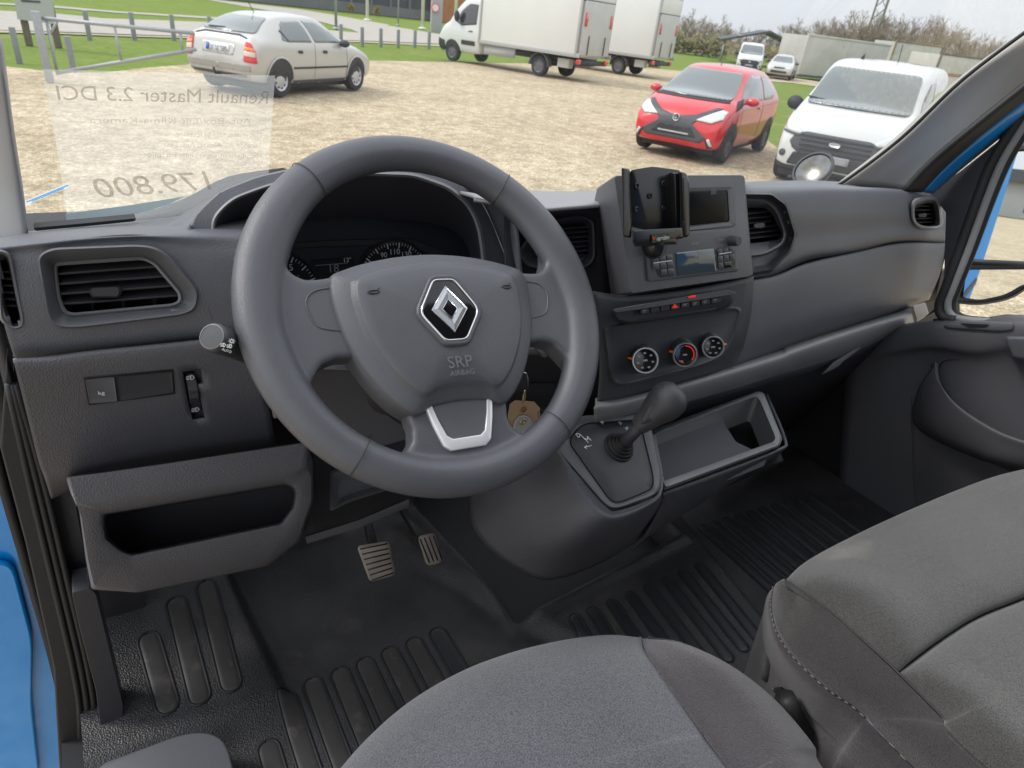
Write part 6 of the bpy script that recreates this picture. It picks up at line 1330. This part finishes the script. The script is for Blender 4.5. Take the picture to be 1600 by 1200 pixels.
for s,ax in((-1,'R'),(1,'L')):
    for x in(-wb,wb): decal('wheel_arch',circ(x,.32,.35),ax,bv,M_BLKP,rc,lift=.004); wheel(x,s*.82,.295,.18,rc,M_HUBD,s,spokes=5)
    decal('front_side_window',[(-.36,.98),(-.38,1.38),(.1,1.38),(.42,1.25),(.82,.99)],ax,bv,M_AUTOGL,rc,r=.03); decal('rear_side_window',[(-.44,.98),(-.45,1.37),(-.95,1.33),(-1.22,1.10),(-1.0,1.0)],ax,bv,M_AUTOGL,rc,r=.03)
    decal('black_corner',[(.95,.99),(.70,1.03),(.9,.90),(1.15,.84),(1.1,.92)],ax,bv,M_BLKP,rc,lift=.012)
    decal('door_gap',[(.80,.3),(.808,.3),(.83,.9),(.822,.9)],ax,bv,M_BLKP,rc,lift=.003); decal('door_gap',[(-.40,.3),(-.392,.3),(-.40,.96),(-.408,.96)],ax,bv,M_BLKP,rc,lift=.003)
    decal('door_handle',[(-.25,.84),(-.12,.835),(-.12,.87),(-.25,.875)],ax,bv,M_REDP,rc,lift=.02,r=.01)
    mirror(.70,s*.79,1.0,M_REDP,rc,s)
decal('windscreen',[(-.67,.985),(-.52,1.39),(.52,1.39),(.67,.985)],'F',bv,M_AUTOGL,rc,r=.06,res=.03,lift=.02)
decal('wiper_panel',[(-.68,.955),(-.66,.985),(.66,.985),(.68,.955)],'F',bv,M_BLKP,rc,lift=.01,res=.06)
decal('x_grille',[(-.50,.33),(-.58,.42),(-.30,.60),(-.36,.66),(-.66,.87),(-.58,.88),(-.30,.74),(0,.69),(.30,.74),(.58,.88),(.66,.87),(.36,.66),(.30,.60),(.58,.42),(.50,.33)],'F',bv,M_GREYG,rc,lift=.012,res=.05)
for s in(-1,1):
    decal('headlamp',[(s*.34,.665),(s*.60,.645),(s*.74,.72),(s*.74,.83),(s*.66,.85),(s*.50,.76)],'F',bv,M_LAMP,rc,lift=.022,res=.05)
    decal('running_lamp',[(s*.60,.40),(s*.64,.42),(s*.70,.31),(s*.66,.30)],'F',bv,M_LAMP,rc,lift=.02,res=.05)
    decal('bumper_slit',[(s*.55,.42),(s*.58,.42),(s*.69,.27),(s*.63,.27)],'F',bv,M_BLKP,rc,lift=.014,res=.05)
decal('lower_intake',[(-.40,.40),(-.30,.55),(.30,.55),(.40,.40)],'F',bv,M_BLKP,rc,lift=.018,res=.06)
decal('grille_bar',[(-.28,.425),(.28,.425),(.28,.45),(-.28,.45)],'F',bv,M_HUB,rc,lift=.03,res=.05)
def badge(x_,z_,r_,bvh,root,m,sy=1,inner=True):
    h,nn_,_,_2=bvh.ray_cast(Vector((5,x_,z_)),Vector((-1,0,0))); nn_=(nn_+Vector((1,0,0))).normalized(); b=MB().lathe(h+nn_*.02,nn_,[(r_,0),(r_,.012),(r_*.84,.016),(r_*.8,.008),(.001,.008)],28,cap=False); o=b.build('badge',m,root,local=True)
    return o,h+nn_*.032,nn_
o,c_,n_=badge(0,.665,.062,bv,rc,M_SATIN)
X=Vector((0,1,0));Y=n_.cross(X).normalized(); b=MB()
for rx,ry,cy in((.042,.028,.0),(.016,.028,0),(.03,.012,.014)): b.tube([c_+X*rx*math.cos(k)+Y*(cy+ry*math.sin(k)) for k in [2*PI*i/20 for i in range(21)]],.004,5,cap=False)
b.build('badge_ovals',M_BLKP,o,local=True)
MB().tube([Vector((.1,0,1.47)),Vector((.02,0,1.54))],.008,6).build('aerial',M_BLKP,rc,local=True)
MB().box((0,0,.18),(3.0,1.3,.1)).build('underbody',M_BLKP,rc,local=True)
# ---- white panel van, front
M_WPAINT=mat('white_van_paint',(.60,.615,.61),.3,coat=1)
hd=R(204); cdir=Vector((math.cos(hd),math.sin(hd),0)); cl=Vector((-cdir.y,cdir.x,0))
org=Vector((9.75,7.55,0))+cl*.90-cdir*2.1
def panel_van(label,org,hd,grille=True,group=None):
    rt=thing('parked_panel_van',label,'van',org,group,mtx=Matrix.Translation(org)@Matrix.Rotation(hd,4,'Z'))
    st=[(-2.25,.34,1.1,1.76,.80,.86,.72),(-2.2,.28,1.1,1.82,.86,.90,.76),(-1.6,.24,1.1,1.85,.88,.915,.78),(-.6,.22,1.08,1.85,.88,.915,.775),(.1,.22,1.06,1.83,.88,.915,.76),(.5,.22,1.05,1.76,.88,.915,.74),(.85,.22,1.05,1.58,.88,.91,.72),(1.25,.22,1.04,1.27,.88,.905,.77),(1.42,.22,1.01,1.19,.875,.90,.78),(1.75,.23,.93,1.09,.86,.88,.74),(2.0,.25,.80,.98,.82,.84,.66),(2.12,.28,.66,.82,.74,.78,.56),(2.16,.34,.55,.66,.6,.66,.4)]
    bo,bv,_b=make_body('body',carbody(st),M_WPAINT,rt)
    for s,ax in((-1,'R'),(1,'L')):
        for x in(-1.4,1.4): decal('wheel_arch',circ(x,.35,.39),ax,bv,M_BLKP,rt,lift=.004); wheel(x,s*.91,.33,.2,rt,M_HUBD,s,spokes=6)
        decal('front_side_window',[(.08,1.1),(.05,1.66),(.42,1.62),(.72,1.45),(1.15,1.12)],ax,bv,M_AUTOGL2,rt,r=.04)
        decal('sill_strip',[(-1.0,.24),(1.0,.24),(1.0,.40),(-1.0,.40)],ax,bv,M_BLKP,rt,lift=.01)
        decal('door_gap',[(0.,.4),(.01,.4),(.0,1.7),(-.01,1.7)],ax,bv,M_BLKP,rt,lift=.003)
        mirror(1.0,s*.89,1.12,M_BLKP,rt,s,r=(.10,.13,.11))
    decal('windscreen',[(-.76,1.17),(-.66,1.70),(.66,1.70),(.76,1.17)],'F',bv,M_AUTOGL,rt,r=.08,res=.035,lift=.024)
    decal('sensor_patch',[(-.16,1.69),(-.12,1.60),(.12,1.60),(.16,1.69)],'F',bv,M_GREYG,rt,lift=.018,res=.07)
    for s in(-1,1):
        decal('headlamp',[(s*.50,.80),(s*.56,.77),(s*.78,.80),(s*.86,.93),(s*.84,1.05),(s*.76,1.04),(s*.66,.92)],'F',bv,M_LAMP,rt,lift=.015,r=.03,res=.06)
        decal('headlamp_rim',[(s*.48,.775),(s*.56,.74),(s*.80,.775),(s*.80,.80),(s*.56,.765),(s*.50,.80)],'F',bv,M_GREYG,rt,lift=.02,res=.06)
        decal('fog_lamp',circ(s*.72,.48,.05,14),'F',bv,M_GREYG,rt,lift=.012,res=.06)
    g=decal('upper_grille',[(-.60,.58),(-.66,.66),(-.60,.78),(-.44,.82),(.44,.82),(.60,.78),(.66,.66),(.60,.58),(.48,.51),(-.48,.51)],'F',bv,M_GREYG,rt,lift=.012,r=.02,res=.06)
    for z in(.565,.63,.70,.76): decal('grille_bar',[(-.50,z),(.50,z),(.50,z+.022),(-.50,z+.022)],'F',bv,M_BLKP,g,lift=.028,res=.09)
    h,nn_,_,_2=bv.ray_cast(Vector((5,0,.70)),Vector((-1,0,0))); nn_=(nn_+Vector((2,0,0))).normalized(); c=h+nn_*.04; X=Vector((0,1,0));Y=nn_.cross(X).normalized(); b=MB()
    b.loft([[c+X*(.085*s_*math.cos(k))+Y*(.034*s_*math.sin(k))+nn_*z for k in [2*PI*i/28 for i in range(28)]] for s_,z in((1,0),(1,.01),(.9,.014),(.86,.01))],True,False,True); b.build('oval_badge',M_SATIN,rt,local=True)
    decal('lower_grille',[(-.62,.34),(-.56,.52),(.56,.52),(.62,.34)],'F',bv,M_BLKP,rt,lift=.012,r=.02,res=.07)
    np_=decal('number_plate',[(-.26,.44),(.26,.44),(.26,.55),(-.26,.55)],'F',bv,M_GREYP,rt,lift=.03,res=.09)
    decal('bumper_foot',[(-.80,.24),(-.84,.36),(-.66,.32),(.66,.32),(.84,.36),(.80,.24)],'F',bv,M_BLKP,rt,lift=.014,res=.07)
    MB().tube([Vector((.15,.18,1.86)),Vector((-.02,.14,2.12))],.008,6).build('aerial',M_BLKP,rt,local=True)
    MB().tube([Vector((-.2,-.42,1.86)),Vector((-.3,-.42,1.93))],[.03,.01],8).build('roof_fin',M_BLKP,rt,local=True)
    for y in(-.35,.25): MB().tube([Vector((1.36,y,1.235)),Vector((1.30,y-.42,1.262))],.01,6).build('wiper',M_BLKP,rt,local=True)
    MB().box((0,0,.2),(4,1.5,.12)).build('underbody',M_BLKP,rt,local=True)
    return rt
pv=panel_van('white panel van with grey grille and oval badge parked beside the red small car',org*.955,hd)
P=V(1163,104,('z',0)); 
def kids(o):
    r=[]
    for c in o.children: r+= [c]+kids(c)
    return r
def clone_at(root,P,ang,label,scale=(1,1,1)):
    c=clone(root); c.matrix_world=Matrix.Translation(P)@Matrix.Rotation(ang,4,'Z')@Matrix.Diagonal((*scale,1)); c['label']=label
    return c
clone_at(pv,Vector((49,43,0))*.86,R(222),'small distant white panel van parked in front of the dark canopy',(1.0,1,1.02))
# distant silver saloon: the hatchback again, turned to face us
c=clone_at(sc_,V(1218,122,('z',0)),R(214),'small distant silver car facing the camera, between white panel van and container')
# ---- box trucks
def box_truck(label,rl,hd):
    cdir=Vector((math.cos(hd),math.sin(hd),0)); cl=Vector((-cdir.y,cdir.x,0)); org=rl-cl*.95
    rt=thing('box_truck',label,'truck',org,'white box trucks',mtx=Matrix.Translation(org)@Matrix.Rotation(hd,4,'Z'))
    # local x=0 at rear axle, front axle at 4.35
    st=[(2.95,.42,1.3,2.30,.90,1.0,.84),(3.1,.38,1.3,2.36,.94,1.0,.84),(3.6,.36,1.3,2.34,.94,1.0,.83),(3.95,.36,1.28,2.20,.94,1.0,.82),(4.35,.36,1.26,1.82,.94,.99,.84),(4.62,.36,1.2,1.46,.93,.98,.84),(4.9,.36,1.1,1.30,.92,.96,.80),(5.1,.38,.9,1.14,.88,.92,.7),(5.2,.42,.72,.92,.78,.84,.55)]
    bo,bv,_b=make_body('cab',carbody(st),M_WPAINT,rt)
    for s,ax in((-1,'R'),(1,'L')):
        decal('wheel_arch',circ(4.35,.37,.42),ax,bv,M_BLKP,rt,lift=.006); wheel(4.35,s*.98,.345,.22,rt,M_HUBD,s,spokes=6); wheel(0,s*1.0,.345,.24,rt,M_HUBD,s,spokes=6)
        decal('side_window',[(3.15,1.40),(3.15,2.08),(3.62,2.08),(3.95,1.85),(4.28,1.45),(3.9,1.30)],ax,bv,M_AUTOGL2,rt,r=.04)
        decal('door_vent_panel',[(3.15,.66),(3.15,.82),(3.85,.82),(3.85,.66)],ax,bv,M_BLKP,rt,lift=.015,r=.03)
        decal('door_handle',[(3.30,1.13),(3.5,1.12),(3.5,1.16),(3.30,1.17)],ax,bv,M_BLKP,rt,lift=.02)
        mirror(4.05,s*1.0,1.62,M_BLKP,rt,s,r=(.09,.12,.2))
        decal('bumper_corner',[(4.74,.36),(4.76,.72),(5.14,.80),(5.2,.6),(5.15,.4)],ax,bv,M_BLKP,rt,lift=.012)
        b=MB(); lo=[]
        for r_,y in((.44,s*.78),(.44,s*1.04),(.41,s*1.04),(.41,s*.78)): lo.append([Vector((r_*math.cos(a),y,.35+r_*math.sin(a))) for a in [PI*i/16 for i in range(17)]])
        b.loft(lo,False); b.build('mudguard',M_GREYG,rt,local=True)
        MB().box((1.9,s*.98,.62),(1.5,.05,.35)).build('side_guard',mat('side_guard',(.25,.25,.25),.6) if s<0 else M_BOARD,rt,local=True)
        MB().box((-1.0,s*.75,.55),(.5,.3,.3)).build('tool_box',M_CONT,rt,local=True,bevel=.02)
    decal('windscreen',[(-.76,1.42),(-.70,2.14),(.70,2.14),(.76,1.42)],'F',bv,M_AUTOGL,rt,r=.05)
    M_BOX=mat('box_body_panel',(.70,.70,.68),.5,var=.06,vscale=.5); M_ALU=mat('box_frame',(.42,.42,.41),.5,metal=.3)
    bx=MB().box((.63,0,2.06),(4.44,2.16,2.5)).build('box_body',M_BOX,rt,local=True,bevel=.02)
    for (c,sz) in (((.55,1.09,.86),(4.64,.04,.14)),((.55,-1.09,.86),(4.64,.04,.14)),((-1.60,1.075,2.06),(.08,.08,2.52)),((-1.60,-1.075,2.06),(.08,.08,2.52)),((2.86,1.075,2.06),(.08,.08,2.52)),((.55,1.09,3.28),(4.64,.05,.08)),((-1.60,0,3.28),(.08,2.16,.08))):
        MB().box(c,sz).build('frame_rail',M_ALU,bx,local=True,bevel=.008)
    MB().box((-1.66,0,1.72),(.10,2.0,1.7)).build('tail_lift',mat('lift_grey',(.50,.50,.49),.5,var=.1,vscale=2),rt,local=True,bevel=.02)
    MB().box((-1.64,0,2.90),(.05,2.0,.62)).build('rear_door',M_BOX,rt,local=True,bevel=.01)
    MB().box((-1.64,0,2.58),(.09,2.04,.04)).build('door_bar',M_BLKP,rt,local=True)
    for y in(-.85,.85): MB().box((-1.725,y,2.0),(.02,.16,.42)).build('warning_flag',mat('warning_pink',(.6,.18,.16),.5) if y<0 else M_TAILR,rt,local=True); 
    for y in(-.55,.55): MB().tube([Vector((-1.74,y,.9)),Vector((-1.74,y,1.5))],.02,6).build('lift_strut',M_BLKP,rt,local=True)
    MB().box((-1.6,0,.62),(.12,2.1,.16)).build('rear_beam',M_BLKP,rt,local=True)
    for y in(-.95,.95): MB().box((-1.68,y,.66),(.05,.26,.16)).build('tail_lamp',M_TAILR,rt,local=True,bevel=.01)
    MB().box((1.1,0,.66),(5.4,.85,.16)).build('chassis',M_BLKP,rt,local=True)
    MB().box((0,0,.5),(.5,1.2,.25)).build('axle',M_BLKP,rt,local=True)
    return rt
hd=math.atan2(26.7-22.6,13.4-15.0)
t1=box_truck('nearer white box truck with closed grey tail lift, cab facing away to the left',Vector((14.9,22.8,0)),hd)
t2=clone_at(t1,t1.matrix_world.translation+Vector((6.7,3.7,0)),hd+R(2),'farther white box truck standing half hidden behind the first one')
